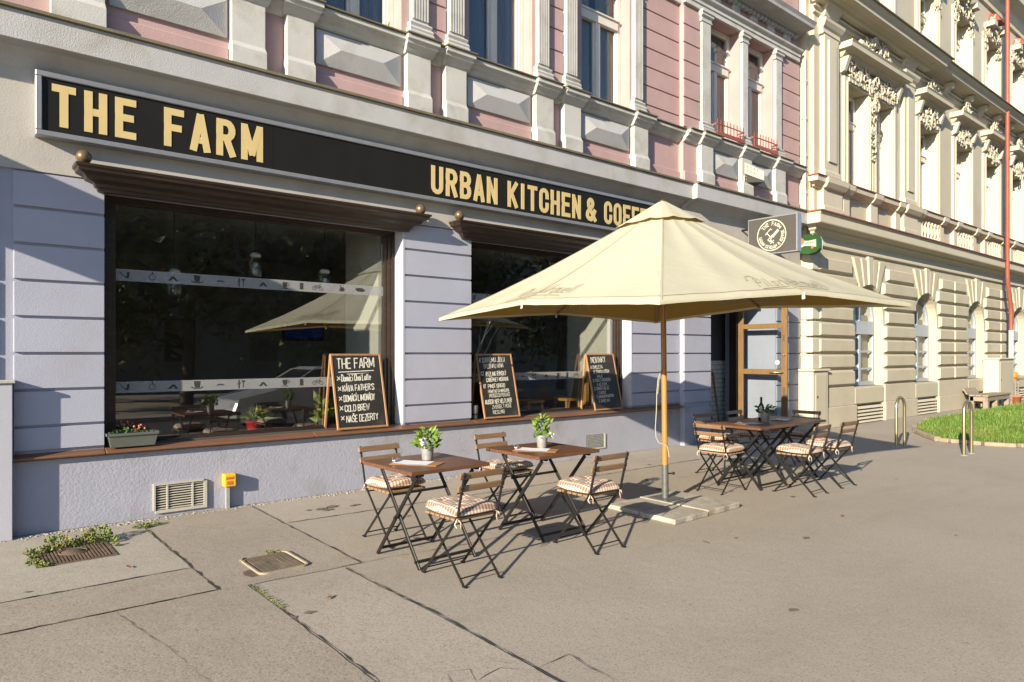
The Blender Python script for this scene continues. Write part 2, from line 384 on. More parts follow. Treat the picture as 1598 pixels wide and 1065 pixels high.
# ------------------------------------------------------------------ stroke lettering
def arcp(cx,cy,rx,ry,a0,a1,n=7): return [(cx+rx*math.cos(math.radians(a0+(a1-a0)*i/n)),cy+ry*math.sin(math.radians(a0+(a1-a0)*i/n))) for i in range(n+1)]
GL={
'A':[[(0,0),(.46,1)],[(1,0),(.54,1)],[(.24,.26),(.76,.26)]],
'B':[[(0,0),(0,1)],[(0,1),(.55,1)]+arcp(.55,.77,.42,.23,90,-90)+[(0,.54)],[(0,.5),(.55,.5)]+arcp(.55,.25,.45,.25,90,-90)+[(0,0)]],
'C':[[(1,.68)]+arcp(.5,.78,.5,.22,0,180)+arcp(.5,.22,.5,.22,180,360)+[(1,.32)]],
'D':[[(0,0),(0,1),(.5,1)]+arcp(.5,.75,.5,.25,90,0)+arcp(.5,.25,.5,.25,0,-90)+[(0,0)]],
'E':[[(1,1),(0,1),(0,0),(1,0)],[(0,.52),(.82,.52)]],
'F':[[(1,1),(0,1),(0,0)],[(0,.5),(.82,.5)]],
'G':[[(1,.72)]+arcp(.5,.78,.5,.22,0,180)+arcp(.5,.22,.5,.22,180,360)+[(1,.48),(.55,.48)]],
'H':[[(0,0),(0,1)],[(1,0),(1,1)],[(0,.5),(1,.5)]],
'I':[[(.5,0),(.5,1)]],
'J':[[(1,1),(1,.22)]+arcp(.5,.22,.5,.22,0,-180)],
'K':[[(0,0),(0,1)],[(1,1),(.08,.42)],[(.3,.58),(1,0)]],
'L':[[(0,1),(0,0),(1,0)]],
'M':[[(0,0),(0,1)],[(1,0),(1,1)],[(.05,.97),(.48,.18)],[(.95,.97),(.52,.18)]],
'N':[[(0,0),(0,1)],[(1,0),(1,1)],[(.05,.97),(.95,.03)]],
'O':[arcp(.5,.78,.5,.22,0,180)+arcp(.5,.22,.5,.22,180,360)+[(1,.78)]],
'P':[[(0,0),(0,1)],[(0,1),(.55,1)]+arcp(.55,.74,.45,.26,90,-90)+[(0,.48)]],
'Q':[arcp(.5,.78,.5,.22,0,180)+arcp(.5,.22,.5,.22,180,360)+[(1,.78)],[(.6,.25),(1.05,-.1)]],
'R':[[(0,0),(0,1)],[(0,1),(.55,1)]+arcp(.55,.75,.45,.25,90,-90)+[(0,.5)],[(.55,.48),(1,0)]],
'S':[[(1,.74)]+arcp(.5,.78,.5,.22,0,180)+[(.1,.6),(.9,.4)]+arcp(.5,.22,.5,.22,0,-180)+[(0,.26)]],
'T':[[(0,1),(1,1)],[(.5,1),(.5,0)]],
'U':[[(0,1)]+arcp(.5,.22,.5,.22,180,360)+[(1,1)]],
'V':[[(0,1),(.45,0),(.55,0),(1,1)]],
'W':[[(0,1),(.25,0),(.5,.8),(.75,0),(1,1)]],
'X':[[(0,0),(1,1)],[(0,1),(1,0)]],
'Y':[[(0,1),(.5,.5),(1,1)],[(.5,.5),(.5,0)]],
'Z':[[(0,1),(1,1),(0,0),(1,0)]],
'&':[[(1.05,0),(.22,.66)]+arcp(.48,.82,.28,.18,190,-20)+[(.66,.66),(.40,.54)],[(.45,.56),(.12,.36)]+arcp(.42,.2,.38,.2,160,290),[(.55,.02),(.8,.16),(1.0,.42)]],
'-':[[(.1,.5),(.9,.5)]],'.':[[(.4,0),(.5,.05)]],"'":[[(.5,1),(.4,.8)]],
'a':[arcp(.5,.3,.45,.3,40,320)+[(.95,.12)],[(.95,.6),(.95,0)]],
'c':[arcp(.5,.3,.5,.3,50,310)],'e':[[(.05,.32),(.95,.32)]+arcp(.5,.3,.48,.3,10,310)],
'h':[[(0,0),(0,1)],[(0,.4)]+arcp(.5,.38,.5,.22,150,0)+[(1,0)]],
'i':[[(.5,0),(.5,.58)],[(.5,.76),(.55,.82)]],'l':[[(.4,1),(.4,.1),(.7,0)]],
'm':[[(0,0),(0,.6)],[(0,.45),(.25,.6),(.5,.5),(.5,0)],[(.5,.45),(.75,.6),(1,.5),(1,0)]],
'n':[[(0,0),(0,.6)],[(0,.4),(.5,.6),(1,.45),(1,0)]],'o':[arcp(.5,.3,.45,.3,0,360,10)],
'q':[arcp(.5,.3,.45,.3,40,320),[(.95,.6),(.95,-.4)]],'r':[[(0,0),(0,.6)],[(0,.38),(.4,.6),(.8,.55)]],
's':[[(.9,.52),(.4,.6),(.1,.46),(.85,.16),(.5,0),(.05,.1)]],'t':[[(.4,.95),(.4,.1),(.8,.02)],[(.05,.62),(.85,.62)]],
'u':[[(0,.6),(0,.15),(.4,0),(.95,.2)],[(.95,.6),(.95,0)]],'v':[[(0,.6),(.5,0),(1,.6)]],
}
WID={'I':.36,'M':1.3,'W':1.35,'i':.3,'l':.45,'m':1.25,'t':.7,'r':.7,'&':1.15,'.':.4,"'":.3,'F':.93,'E':.95,'L':.9}
def glyph_strokes(text,h,w,gap,space):
    """polylines in text units (x right, y up) and the total width"""
    x=0; out=[]
    for ch in text:
        if ch==' ': x+=space; continue
        acc=None
        base={'Š':'S','Á':'A','Í':'I','á':'a','í':'i','č':'c','É':'E','Ý':'Y','Č':'C','Ř':'R','*':'X'}.get(ch,ch)
        if base not in GL: x+=w; continue
        ww=w*WID.get(base,1)
        for st in GL[base]: out.append([(x+px*ww,py*h) for px,py in st])
        if ch in 'ŠČŘč': out.append([(x+.2*ww,h*(1.3 if ch!='č' else .9)),(x+.5*ww,h*(1.12 if ch!='č' else .72)),(x+.8*ww,h*(1.3 if ch!='č' else .9))])
        if ch in 'ÁÍÉÝ': out.append([(x+.45*ww,h*1.1),(x+.8*ww,h*1.3)])
        if ch in 'áí': out.append([(x+.45*ww,h*.74),(x+.8*ww,h*.95)])
        x+=ww+gap
    return out,x-gap
def stroke(mb,line,sw,place,lift=0,depth=0,square=True):
    """flat ribbon with mitred joints; place(x,y,h) -> 3-D"""
    p=[Vector((a,b)) for a,b in line]
    q=[p[0]]
    for a in p[1:]:
        if (a-q[-1]).length>1e-6: q.append(a)
    p=q
    if len(p)<2: return
    closed=(p[0]-p[-1]).length<1e-5
    if square and not closed:
        p[0]=p[0]-(p[1]-p[0]).normalized()*sw/2; p[-1]=p[-1]+(p[-1]-p[-2]).normalized()*sw/2
    L=[];Rr=[]; n=len(p)
    for i in range(n):
        if i==0: d0=d1=(p[1]-p[0]) if not closed else None
        if closed and i in (0,n-1): d0=p[-1]-p[-2]; d1=p[1]-p[0]
        elif i==0: d0=d1=p[1]-p[0]
        elif i==n-1: d0=d1=p[-1]-p[-2]
        else: d0=p[i]-p[i-1]; d1=p[i+1]-p[i]
        d0=d0.normalized(); d1=d1.normalized(); n0=Vector((-d0.y,d0.x)); n1=Vector((-d1.y,d1.x)); m=n0+n1
        if m.length<1e-4: m=n0.copy()
        m.normalize(); k=sw/2/max(.5,m.dot(n0)); L.append(p[i]+m*k); Rr.append(p[i]-m*k)
    vs=[];fs=[]
    if depth==0:
        for a,b in zip(L,Rr): vs+=[place(a.x,a.y,lift),place(b.x,b.y,lift)]
        for i in range(n-1): fs.append((2*i,2*i+1,2*i+3,2*i+2))
    else:
        for a,b in zip(L,Rr): vs+=[place(a.x,a.y,lift+depth),place(b.x,b.y,lift+depth),place(b.x,b.y,0),place(a.x,a.y,0)]
        for i in range(n-1):
            for j in range(4): fs.append((4*i+j,4*i+(j+1)%4,4*i+4+(j+1)%4,4*i+4+j))
        fs+=[(0,1,2,3),(4*n-1,4*n-2,4*n-3,4*n-4)]
    mb.add(vs,fs)
def write(mb,text,h,w,gap,space,sw,place,depth=0,jit=0,inset=True,slant=0,square=True):
    st,wid=glyph_strokes(text,h-(sw if inset else 0),w-(sw if inset else 0),gap+(sw if inset else 0),space)
    o=sw/2 if inset else 0
    for k,l in enumerate(st):
        dx=R.uniform(-jit,jit); dy=R.uniform(-jit,jit)
        stroke(mb,[(x+o+dx+slant*y,y+o+dy) for x,y in l],sw,place,lift=.0004*(k%4),depth=depth,square=square)
    return wid

# ================================================================== GROUND
struct('pavement','asphalt_brown',lambda b:b.quad((-60,-6.95,0),(160,-6.95,0),(160,60,0),(-60,60,0)))
struct('road','road_asphalt',lambda b:b.quad((-60,-40,-.12),(160,-40,-.12),(160,-7.1,-.12),(-60,-7.1,-.12)))
struct('kerb','kerb_stone',lambda b:b.box(-60,160,-7.1,-6.95,-.12,.004))
struct('far_pavement','asphalt_brown',lambda b:b.box(-60,160,-60,-11.5,-.2,.0))
def jag(pts,amp,step,seed):
    rr=random.Random(seed); out=[]
    for (a,b) in zip(pts[:-1],pts[1:]):
        L=math.dist(a,b); n=max(1,int(L/step))
        for i in range(n):
            t=i/n; out.append((a[0]+(b[0]-a[0])*t+rr.uniform(-amp,amp),a[1]+(b[1]-a[1])*t+rr.uniform(-amp,amp)))
    out.append(pts[-1]); return out
def slab(name,m,poly,seed,z=.004,amp=.006):
    p=jag(poly+[poly[0]],amp,.12,seed)[:-1]
    struct(name,m,lambda b:b.add([(x,y,z) for x,y in p],[tuple(range(len(p)))]))
slab('pavement','concrete_patch',[(-4,-1.985),(1.472,-1.985),(1.462,-.02),(-4,-.02)],1)
slab('pavement','asphalt_patch',[(-4,-2.62),(1.48,-2.63),(1.476,-2.0),(-4,-1.995)],2,.005)
slab('pavement','asphalt_patch',[(-4,-9),(1.672,-9),(1.672,-2.645),(-4,-2.635)],5,.0045)
slab('pavement','concrete_strip',[(1.695,-6.9),(2.372,-6.9),(2.392,-3.85),(2.372,-2.74),(1.695,-2.69)],3,.006)
slab('pavement','asphalt_patch',[(1.492,-2.66),(2.53,-2.72),(2.562,-.02),(1.48,-.02)],4,.0055)
slab('pavement','concrete_strip',[(2.58,-1.085),(6.0,-1.2),(14.5,-1.26),(14.5,-.02),(2.6,-.02)],6,.0035)
def ribbon(b,pts,w,z,seed,amp=.008,step=.07):
    rr=random.Random(seed); p=jag(pts,amp,step,seed); n=len(p); vs=[]
    for i,(x,y) in enumerate(p):
        a=p[max(0,i-1)]; c=p[min(n-1,i+1)]; d=Vector((c[0]-a[0],c[1]-a[1])).normalized(); k=w*rr.uniform(.15,1.05)/2
        if i in (0,n-1): k*=.2
        vs+=[(x-d.y*k,y+d.x*k,z),(x+d.y*k,y-d.x*k,z)]
    b.add(vs,[(2*i,2*i+1,2*i+3,2*i+2) for i in range(n-1)])
def joints(b):
    L=[([(-4,-1.99),(1.46,-1.99)],.016),([(-4,-2.63),(.8,-2.63),(1.5,-2.64)],.010),([(1.472,-.45),(1.482,-2.66)],.024),
       ([(2.57,-.1),(2.545,-1.1),(2.54,-2.73)],.012),([(1.683,-2.66),(1.686,-4.0),(1.69,-7)],.015),([(2.39,-2.73),(2.385,-3.2),(2.405,-3.9),(2.385,-5.2),(2.38,-7)],.018),
       ([(2.57,-1.09),(6,-1.205),(14.5,-1.27)],.012),([(2.37,-2.7),(2.75,-2.72),(3.4,-2.80),(4.9,-2.86)],.010),([(2.38,-4.95),(2.63,-4.93),(2.60,-5.3)],.009),
       ([(2.0,-4.68),(2.12,-4.74),(2.06,-4.86),(2.25,-4.83),(2.36,-4.96)],.008),([(2.25,-4.71),(2.32,-4.82),(2.25,-4.83)],.006),([(2.0,-4.7),(1.93,-4.9),(1.98,-5.1)],.006),
       ([(0.83,-2.63),(.95,-3.3),(1.05,-4.2)],.005),([(5.2,-1.9),(6.5,-2.05),(9,-2.0)],.004)]
    for i,(p,w) in enumerate(L): ribbon(b,p,w,.0085+.0004*(i%3),40+i)
struct('pavement_joint','crack',joints)
def stains(b):
    for k in range(26):
        if k<6: x,y=3.2+R.uniform(-.25,.35),-.72+R.uniform(-.12,.12); r=R.uniform(.02,.05)
        else: x,y=R.uniform(.2,9),R.uniform(-5.5,-1.0); r=R.uniform(.012,.028)
        n=9; b.add([(x+r*(1+.35*R.uniform(-1,1))*math.cos(2*PI*i/n)*1.5,y+r*(1+.35*R.uniform(-1,1))*math.sin(2*PI*i/n),.0105) for i in range(n)],[tuple(range(n))])
tag(struct('pavement_stain','stain_dark',stains))
# rubble line at the foot of the wall
def stones(b):
    for k in range(900):
        x=R.uniform(-.6,6.5) if k>250 else R.uniform(-.4,1.6); y=-.05-abs(R.gauss(0,.05))-(.05 if x<1.6 else 0)*R.random(); r=R.uniform(.006,.016)
        b.ball((x,y,.003),r,5,(R.uniform(.8,1.5),R.uniform(.8,1.4),.7))
_b=MB(); stones(_b); tag(_b.build('gravel','rubble'),'small rubble and broken concrete along the foot of the lavender wall','gravel',kind='stuff')

for k,(x,y,a) in enumerate([(3.6,-1.6,20),(5.1,-4.1,80),(9.6,-3.9,140),(2.0,-3.3,45),(7.0,-4.4,10),(1.1,-1.7,100),(11.6,-1.9,60),(4.9,-.35,30)]):
    m=MB(); ca,sa=math.cos(math.radians(a)),math.sin(math.radians(a)); q=[(-.035,0,.002),(-.012,.018,.010),(.015,.014,.006),(.035,0,.014),(.012,-.017,.004),(-.014,-.015,.008)]
    m.add([(x+p*ca-r*sa,y+p*sa+r*ca,.012+z) for p,r,z in q],[(0,1,5),(1,2,4,5),(2,3,4)])
    tag(m.build('fallen_leaf','dry_leaf'),'small dry brown leaf lying on the pavement','leaf','dry leaves on the pavement')
# lawn island
LX0=14.35; island=[(14.38,-3.0),(14.42,-2.82),(15.0,-2.4),(15.6,-2.0),(16.3,-1.72),(18.1,-1.32),(30,-1.2),(40,-1.1),(40,-4.6),(30,-4.5),(20,-4.3),(14.9,-4.15),(14.55,-3.95),(14.38,-3.5)]
struct('lawn','lawn_soil',lambda b:b.prism_z(island,.0,.075))
def kerb(b):
    p=island[-4:]+island[:7]; 
    pts=[]
    for a,c in zip(p[:-1],p[1:]):
        n=max(1,int(math.dist(a,c)/.8))
        for i in range(n): pts.append((a[0]+(c[0]-a[0])*i/n,a[1]+(c[1]-a[1])*i/n))
    pts.append(p[-1])
    for a,c in zip(pts[:-1],pts[1:]):
        d=Vector((c[0]-a[0],c[1]-a[1])).normalized(); n=Vector((d.y,-d.x)); 
        if (Vector(a)+n*.1-Vector((20,-3))).length<(Vector(a)-Vector((20,-3))).length: n=-n
        e=.006; a2=Vector(a)+d*e; c2=Vector(c)-d*e; h=.085+R.uniform(-.012,.012); q=R.uniform(-.01,.01)
        b.prism_z([tuple(a2),tuple(c2),tuple(c2+n*(.11+q)),tuple(a2+n*(.11+q))],0,h)
struct('kerb','kerb_stone',kerb,bevel=.015)
from mathutils.geometry import intersect_point_tri_2d
def inside(x,y,P):
    c=False; j=len(P)-1
    for i in range(len(P)):
        if (P[i][1]>y)!=(P[j][1]>y) and x<(P[j][0]-P[i][0])*(y-P[i][1])/(P[j][1]-P[i][1])+P[i][0]: c=not c
        j=i
    return c
def blades(b):
    n=0
    while n<34000:
        x=14.3+(R.random()**1.7)*20; y=R.uniform(-4.6,-1.1)
        if not inside(x,y,island): continue
        h=R.uniform(.03,.115)*(1+.5*noise.noise(Vector((x*1.5,y*1.5,0)))); a=R.uniform(0,2*PI); l=R.uniform(.01,.07); w=.0045+.0005*(x-14)
        dx,dy=math.cos(a)*l,math.sin(a)*l; px,py=-math.sin(a)*w,math.cos(a)*w
        b.add([(x-px,y-py,.07),(x+px,y+py,.07),(x+dx*.4+px*.7,y+dy*.4+py*.7,.07+h*.6),(x+dx*.4-px*.7,y+dy*.4-py*.7,.07+h*.6),(x+dx,y+dy,.07+h)],[(0,1,2,3),(3,2,4)]); n+=1
_b=MB(); blades(_b); tag(_b.build('grass','grass'),'bright green mown grass on the kerbed island beside the pavement','grass',kind='stuff')
# ================================================================== CAFE BUILDING
cafe=thing('cafe_building','pink and grey town house with lavender shopfront and two large brown framed shop windows','building',(7,3,0))
W1=(1.2,4.5); W2=(5.57,8.88); ZS,ZT=.74,3.22
def gwall(b):
    # sheet wall with depth: piers, spandrels and lintels as solid blocks
    T=.34
    for x0,x1 in ((-6,W1[0]),(W1[1],W2[0]),(W2[1],10.2)): b.box(x0,x1,0,T,0,4.42)
    for x0,x1 in (W1,W2): b.box(x0,x1,0,T,0,ZS-.06); b.box(x0,x1,0,T,ZT,4.42)
part(cafe,'ground_floor_wall','lavender',gwall)
def gwall2(b):
    b.box(10.2,11.0,-.1,.34,0,4.42); b.box(13.34,14.28,-.1,1.1,0,4.42); b.box(11.0,13.34,-.1,.34,3.0,4.42)
    b.box(11.0,13.34,.62,.74,2.92,4.0)
part(cafe,'entrance_wall','lavender',gwall2)
def boards(b):
    def col(x0,x1,y):
        z=.754
        edges=[.754]+[.984+.3325*k for k in range(8)]
        for a,c in zip(edges[:-1],edges[1:]): b.box(x0,x1,y-.03,y+.004,a+.0125,c-.0125)
    col(.49,W1[0],0); col(-6,.35,0); col(W1[1],W2[0],0); col(W2[1],10.2,0)
    for x0,x1 in ((10.195,11.0),(13.34,14.28)):
        edges=[.1 if x0>13 else .754]+([.65] if x0>13 else [])+[.984+.3325*k for k in range(8)]
        for a,c in zip(edges[:-1],edges[1:]): b.box(x0,x1,-.13,-.09,a+.0125,c-.0125)
part(cafe,'wall_boards','lavender',boards,bevel=.004)
part(cafe,'cream_band','cream_band',lambda b:(b.box(-6,10.2,-.031,.004,3.315,4.4),b.box(10.19,11.0,-.131,-.05,3.315,4.4),b.box(13.34,14.28,-.131,-.05,3.315,4.4),b.box(11.0,13.34,-.128,-.05,2.99,4.4)))
part(cafe,'plinth','lavender_plinth',lambda b:(b.box(-6,10.2,-.034,.01,0,.675),b.box(10.19,11.0,-.134,-.05,0,.675)),bevel=.008)
part(cafe,'pilaster_box','lavender_light',lambda b:b.box(-1.2,.475,-.16,-.03,0,1.385),bevel=.006)
part(cafe,'pilaster_cap','cream_band',lambda b:b.box(-1.25,.495,-.18,.0,1.385,1.415),bevel=.006)
def sill(b):
    for x0,x1 in ((.475,1.2),(1.205,3.3),(3.305,5.6),(5.605,7.7),(7.705,10.25)):
        y1=.3 if x1>1.21 else .0
        b.hexa([(x0,-.10,.686),(x1,-.10,.686),(x1,.0,.69),(x0,.0,.69)],[(x0,-.105,.708),(x1,-.105,.708),(x1,.0,.738),(x0,.0,.738)])
    for a,c in (W1,W2): b.box(a+.002,c-.002,.0,.3,.69,.741)
part(cafe,'window_sill','brown_sill',sill,bevel=.006)
part(cafe,'inner_sill','charcoal',lambda b:[b.box(a+.052,c-.06,.035,.3,.7412,.7455) for a,c in (W1,W2)])
# side faces of the window openings
part(cafe,'window_reveal','lavender_light',lambda b:[ (b.box(c-.006,c+.02,-.033,.3,ZS+.02,ZT),) for a,c in (W1,W2)])
def shop_window(a,c,top_label=None):
    fr=part(cafe,'shop_window','brown_paint',lambda b:frame(b,a,c))
    part(fr,'pane','shop_glass',lambda b:b.box(a+.13,c-.13,.238,.246,ZS+.04,ZT-.06))
    return fr
def frame(b,a,c):
    for k,(w,y) in enumerate(((.05,.17),(.095,.19),(.135,.21))):
        p=[0,.05,.095][k]
        b.box(a+p,a+w,y,.3,ZS,ZT); b.box(c-w,c-p-.008*(k==0),y,.3,ZS,ZT)
        b.box(a+w,c-w,y,.3,ZT-[.03,.05,.062][k],ZT-[0,.03,.05][k])
        b.box(a+w,c-w,[.2,.215,.225][k],.3,ZS+[.006,.02,.032][k],ZS+[.02,.032,.044][k])
w1=shop_window(*W1); w2=shop_window(*W2)
def hood(b,x0,x1): b.cornice(x0,x1,-.02,[(.03,3.19),(.06,3.195),(.07,3.225),(.085,3.23),(.10,3.262),(.15,3.282),(.165,3.286),(.19,3.32),(.23,3.338),(.24,3.342),(.25,3.375),(.262,3.378),(.268,3.402),(.03,3.417)])
for n,(a,c) in enumerate(((1.2,4.5),(5.46,8.98))):
    h=part(cafe,'window_hood','brown_paint',lambda b:hood(b,a,c))
    for x in (a-.19,c+.17):
        part(h,'ball_finial','bronze_ball',lambda b:(b.ball((x,-.17,3.475),.066,20),b.lathe([(.03,3.40),(.045,3.415),(.02,3.43)],(x,-.17,0),12)))
# frosted strip with little pictures
def film(b):
    for a,c in (W1,W2):
        for z0,z1 in ((2.385,2.505),(1.25,1.365)): b.box(a+.14,c-.14,.2335,.2345,z0,z1)
part(w1,'frosted_strip','frost_film',film)
def pictos(b):
    def P(ox,oz,s):
        return lambda x,y,h:(ox+x*s,.2325-h*.3,oz+y*s)
    pipe=lambda p:(stroke(b,[(0,.8),(.25,.45),(.55,.3)],.09,p),b.poly([p(.5,.15,0),p(.8,.1,0),p(.95,.3,0),p(1.0,.85,0),p(.72,.85,0),p(.68,.4,0)]))
    watch=lambda p:(stroke(b,arcp(.5,.42,.36,.36,0,360,14),.06,p),stroke(b,[(.5,.8),(.5,1)],.12,p),stroke(b,[(.5,.42),(.62,.55)],.04,p))
    tache=lambda p:(b.poly([p(x,y,0) for x,y in ((.75,.7),(.95,.6),(1.25,.2),(1.5,.3),(1.2,.1),(.95,.15),(.75,.45))]),b.poly([p(x,y,0) for x,y in ((.75,.7),(.55,.6),(.25,.2),(0,.3),(.3,.1),(.55,.15),(.75,.45))][::-1]))
    hat=lambda p:(b.poly([p(x,y,0) for x,y in ((.2,.2),(.8,.2),(.9,1),(.1,1))]),stroke(b,[(-.15,.25),(.1,.1),(.9,.1),(1.15,.25)],.12,p,.0008))
    thin=lambda p:(b.poly([p(x,y,0) for x,y in ((0,.35),(.4,.6),(.6,.55),(.8,.6),(1.2,.35),(.8,.4),(.4,.4))]),)
    fig=lambda p:(stroke(b,[(.2,0),(.2,.95)],.16,p),stroke(b,[(0,.5),(.4,.6)],.1,p,.0008),stroke(b,[(.75,.05),(.75,.85)],.1,p),stroke(b,[(.62,.85),(.88,.85)],.2,p,.0008))
    cup=lambda p:(b.poly([p(x,y,0) for x,y in ((.1,.9),(.8,.9),(.75,.4),(.55,.15),(.35,.15),(.15,.4))]),stroke(b,arcp(.85,.65,.2,.2,-90,90,6),.07,p,.0008),stroke(b,[(.05,.05),(.85,.05)],.09,p,.0012))
    mug=lambda p:(b.poly([p(x,y,0) for x,y in ((.15,.05),(.65,.05),(.65,.95),(.15,.95))]),)
    bike=lambda p:(stroke(b,arcp(.3,.35,.28,.28,0,360,14),.06,p),stroke(b,arcp(1.3,.35,.28,.28,0,360,14),.06,p),stroke(b,[(.3,.35),(.6,.75),(1.1,.75),(1.3,.35)],.06,p,.0008),stroke(b,[(.6,.75),(.8,.35),(1.1,.75)],.06,p,.0012),stroke(b,[(1.05,.95),(1.25,.95)],.06,p))
    duck=lambda p:(b.poly([p(x,y,0) for x,y in ((.1,.3),(.4,.75),(.8,.7),(1.0,.35),(.7,.1),(.3,.1))]),stroke(b,[(.35,.6),(.3,1)],.08,p,.0008))
    fish=lambda p:(b.poly([p(x,y,0) for x,y in ((0,.55),(.35,.8),(1.2,.75),(1.7,.4),(1.2,.2),(.35,.25))]),)
    seq=[pipe,watch,tache,hat,thin,fig,tache,cup,mug,bike,duck,fish]; adv=[.27,.19,.28,.25,.25,.24,.3,.22,.18,.36,.24,.36]
    for a,c in (W1,W2):
        for z in (2.405,1.268):
            x=a+.18; k=0
            while x<c-.4: seq[k%12](P(x,z,.085)); x+=adv[k%12]*.93; k+=1
part(w1,'film_pictures','film_print',pictos)
# entrance: recess, door frame, open leaf
part(cafe,'door_frame','brown_paint',lambda b:(b.box(12.93,13.05,.56,.74,.05,2.86),b.box(11.0,11.08,.6,.74,.05,2.86),b.box(11.0,13.05,.6,.74,2.86,2.92)),bevel=.006)
part(cafe,'threshold','kerb_stone',lambda b:b.box(11.0,13.34,.0,.8,0,.05))
LXD=13.0
def leaf_frame(b):
    y0,y1=-.545,.555; t=.045
    b.box(LXD-t/2,LXD+t/2,y0,y0+.13,.08,2.84); b.box(LXD-t/2,LXD+t/2,y1-.12,y1,.08,2.84)
    for z0,z1 in ((.08,.30),(1.22,1.33),(2.16,2.26),(2.74,2.84)): b.box(LXD-t/2+.001,LXD+t/2-.001,y0+.13,y1-.12,z0,z1)
door=part(cafe,'door','door_wood',leaf_frame,bevel=.006)
part(door,'pane','door_glass',lambda b:[b.box(LXD-.004,LXD+.004,-.415,.435,z0,z1) for z0,z1 in ((.3,1.22),(1.33,2.16),(2.26,2.74))])
part(door,'handle','steel_rail',lambda b:(b.tube([(LXD-.03,-.47,1.27),(LXD-.08,-.47,1.27),(LXD-.08,-.2,1.27)],.011),b.tube([(LXD-.08,-.2,1.27),(LXD-.03,-.2,1.27)],.011),b.ball((LXD-.05,-.49,1.62),.02),b.box(LXD-.03,LXD-.024,-.5,-.46,1.9,2.02),b.box(LXD-.03,LXD-.024,-.5,-.46,.85,.97)))
part(door,'sticker','label_white',lambda b:b.lathe([(0.0,0),(.05,0)],(0,0,0),16) if 0 else b.poly([(LXD-.008,-.33+.05*math.cos(2*PI*i/18),1.47+.05*math.sin(2*PI*i/18)) for i in range(18)]))
# interior shell
part(cafe,'interior_wall','room_wall',lambda b:(b.box(-.6,10.9,5.6,5.7,.1,3.4),b.box(-.7,-.6,.34,5.7,.1,3.4),b.box(10.2,10.3,.34,5.7,.1,3.4)))
part(cafe,'interior_floor','room_floor',lambda b:b.box(-.7,10.3,.34,5.7,.05,.2))
part(cafe,'interior_ceiling','room_ceiling',lambda b:b.box(-.7,14.2,.34,5.7,3.4,3.5))
part(cafe,'interior_pier','room_pale',lambda b:(b.box(4.36,4.48,.36,1.3,.2,3.35),b.box(8.78,8.88,.36,1.4,.2,3.35)))
part(cafe,'entrance_tiles','metro_tiles',lambda b:b.box(11.0,14.1,1.2,1.26,.05,1.49))
part(cafe,'entrance_upper_wall','charcoal',lambda b:(b.box(11.0,14.1,1.21,1.26,1.49,3.4),b.box(14.0,14.1,.74,1.2,.05,3.4),b.box(10.9,11.0,.34,1.26,.05,3.4)))
part(cafe,'entrance_floor','room_floor',lambda b:b.box(11.0,14.1,.8,1.2,0,.05))
# upper storey -------------------------------------------------------
WIN=[(.55,1.65),(3.37,4.49),(5.55,6.70),(7.73,8.87)]; WIN2=[(11.0,12.0),(12.22,13.22)]
Z0,Z1=5.66,7.92
def uwall(b):
    x=-6
    for a,c in WIN: b.box(x,a,0,.5,4.42,8.1); b.box(a,c,0,.5,4.42,Z0-.02); b.box(a,c,0,.5,Z1,8.1); x=c
    b.box(x,10.2,0,.5,4.42,8.1); x=10.2
    for a,c in WIN2: b.box(x,a,-.1,.5,4.42,8.1); b.box(a,c,-.1,.5,4.42,Z0-.02); b.box(a,c,-.1,.5,Z1,8.1); x=c
    b.box(x,14.28,-.1,.5,4.42,8.1)
    b.box(-6,10.2,0,.5,8.1,12.5); b.box(10.2,14.28,-.1,.5,8.1,12.5)
part(cafe,'pink_wall','pink_wall',uwall)
part(cafe,'rear_mass','plaster_far',lambda b:(b.box(-6,14.28,5.8,14,0,12.5),b.box(-6,14.28,.9,5.8,3.55,12.5),b.box(-6,-.8,.5,5.8,0,3.55)))
part(cafe,'roof','tin_edge',lambda b:b.box(-6.3,14.28,-.5,14.2,12.5,12.8))
# horizontal joint courses on the pink wall
def courses(b):
    zs=[5.70]+[5.91+.327*k for k in range(7)]
    spans=[(1.66,1.9,0),(4.88,5.16,0),(7.0,7.31,0),(9.16,10.2,0),(10.19,10.67,-.1),(13.5,14.28,-.1),(2.3,3.1,0),(-1,.5,0)]
    for x0,x1,y in spans:
        for a,c in zip(zs[:-1],zs[1:]): b.box(x0,x1,y-.022,y+.004,a+.009,c-.009)
part(cafe,'wall_courses','pink_wall',courses,bevel=.006)
def ledge(b):
    pr=[(.02,4.17),(.03,4.2),(.03,4.215),(.10,4.30),(.17,4.36),(.18,4.375),(.29,4.378),(.30,4.385),(.30,4.635)]
    b.cornice(-6,10.19,0,pr,1,0); b.cornice(10.2,14.14,-.1,pr,0,0)
part(cafe,'ledge','grey_stucco',ledge)
part(cafe,'ledge_flashing','tin_edge',lambda b:(b.cornice(-6,10.19,0,[(.30,4.638),(.335,4.64),(.335,4.668),(.02,4.715)],1,0),b.cornice(10.2,14.14,-.1,[(.30,4.638),(.335,4.64),(.335,4.668),(.02,4.715)],0,0)))
PED=[(.77,1.19,0),(2.37,2.72,0),(2.97,3.28,0),(4.52,4.86,0),(5.1,5.43,0),(6.69,7.03,0),(7.26,7.61,0),(8.87,9.22,0),(10.60,10.96,-.1),(11.92,12.26,-.1),(13.15,13.54,-.1)]
def peds(b):
    for a,c,y in PED:
        b.cornice(a+.02,c-.02,y,[(.14,4.70),(.14,4.925),(.125,4.95),(.105,4.985),(.105,5.47)],.2,.2)
part(cafe,'pedestal','white_stucco',peds)
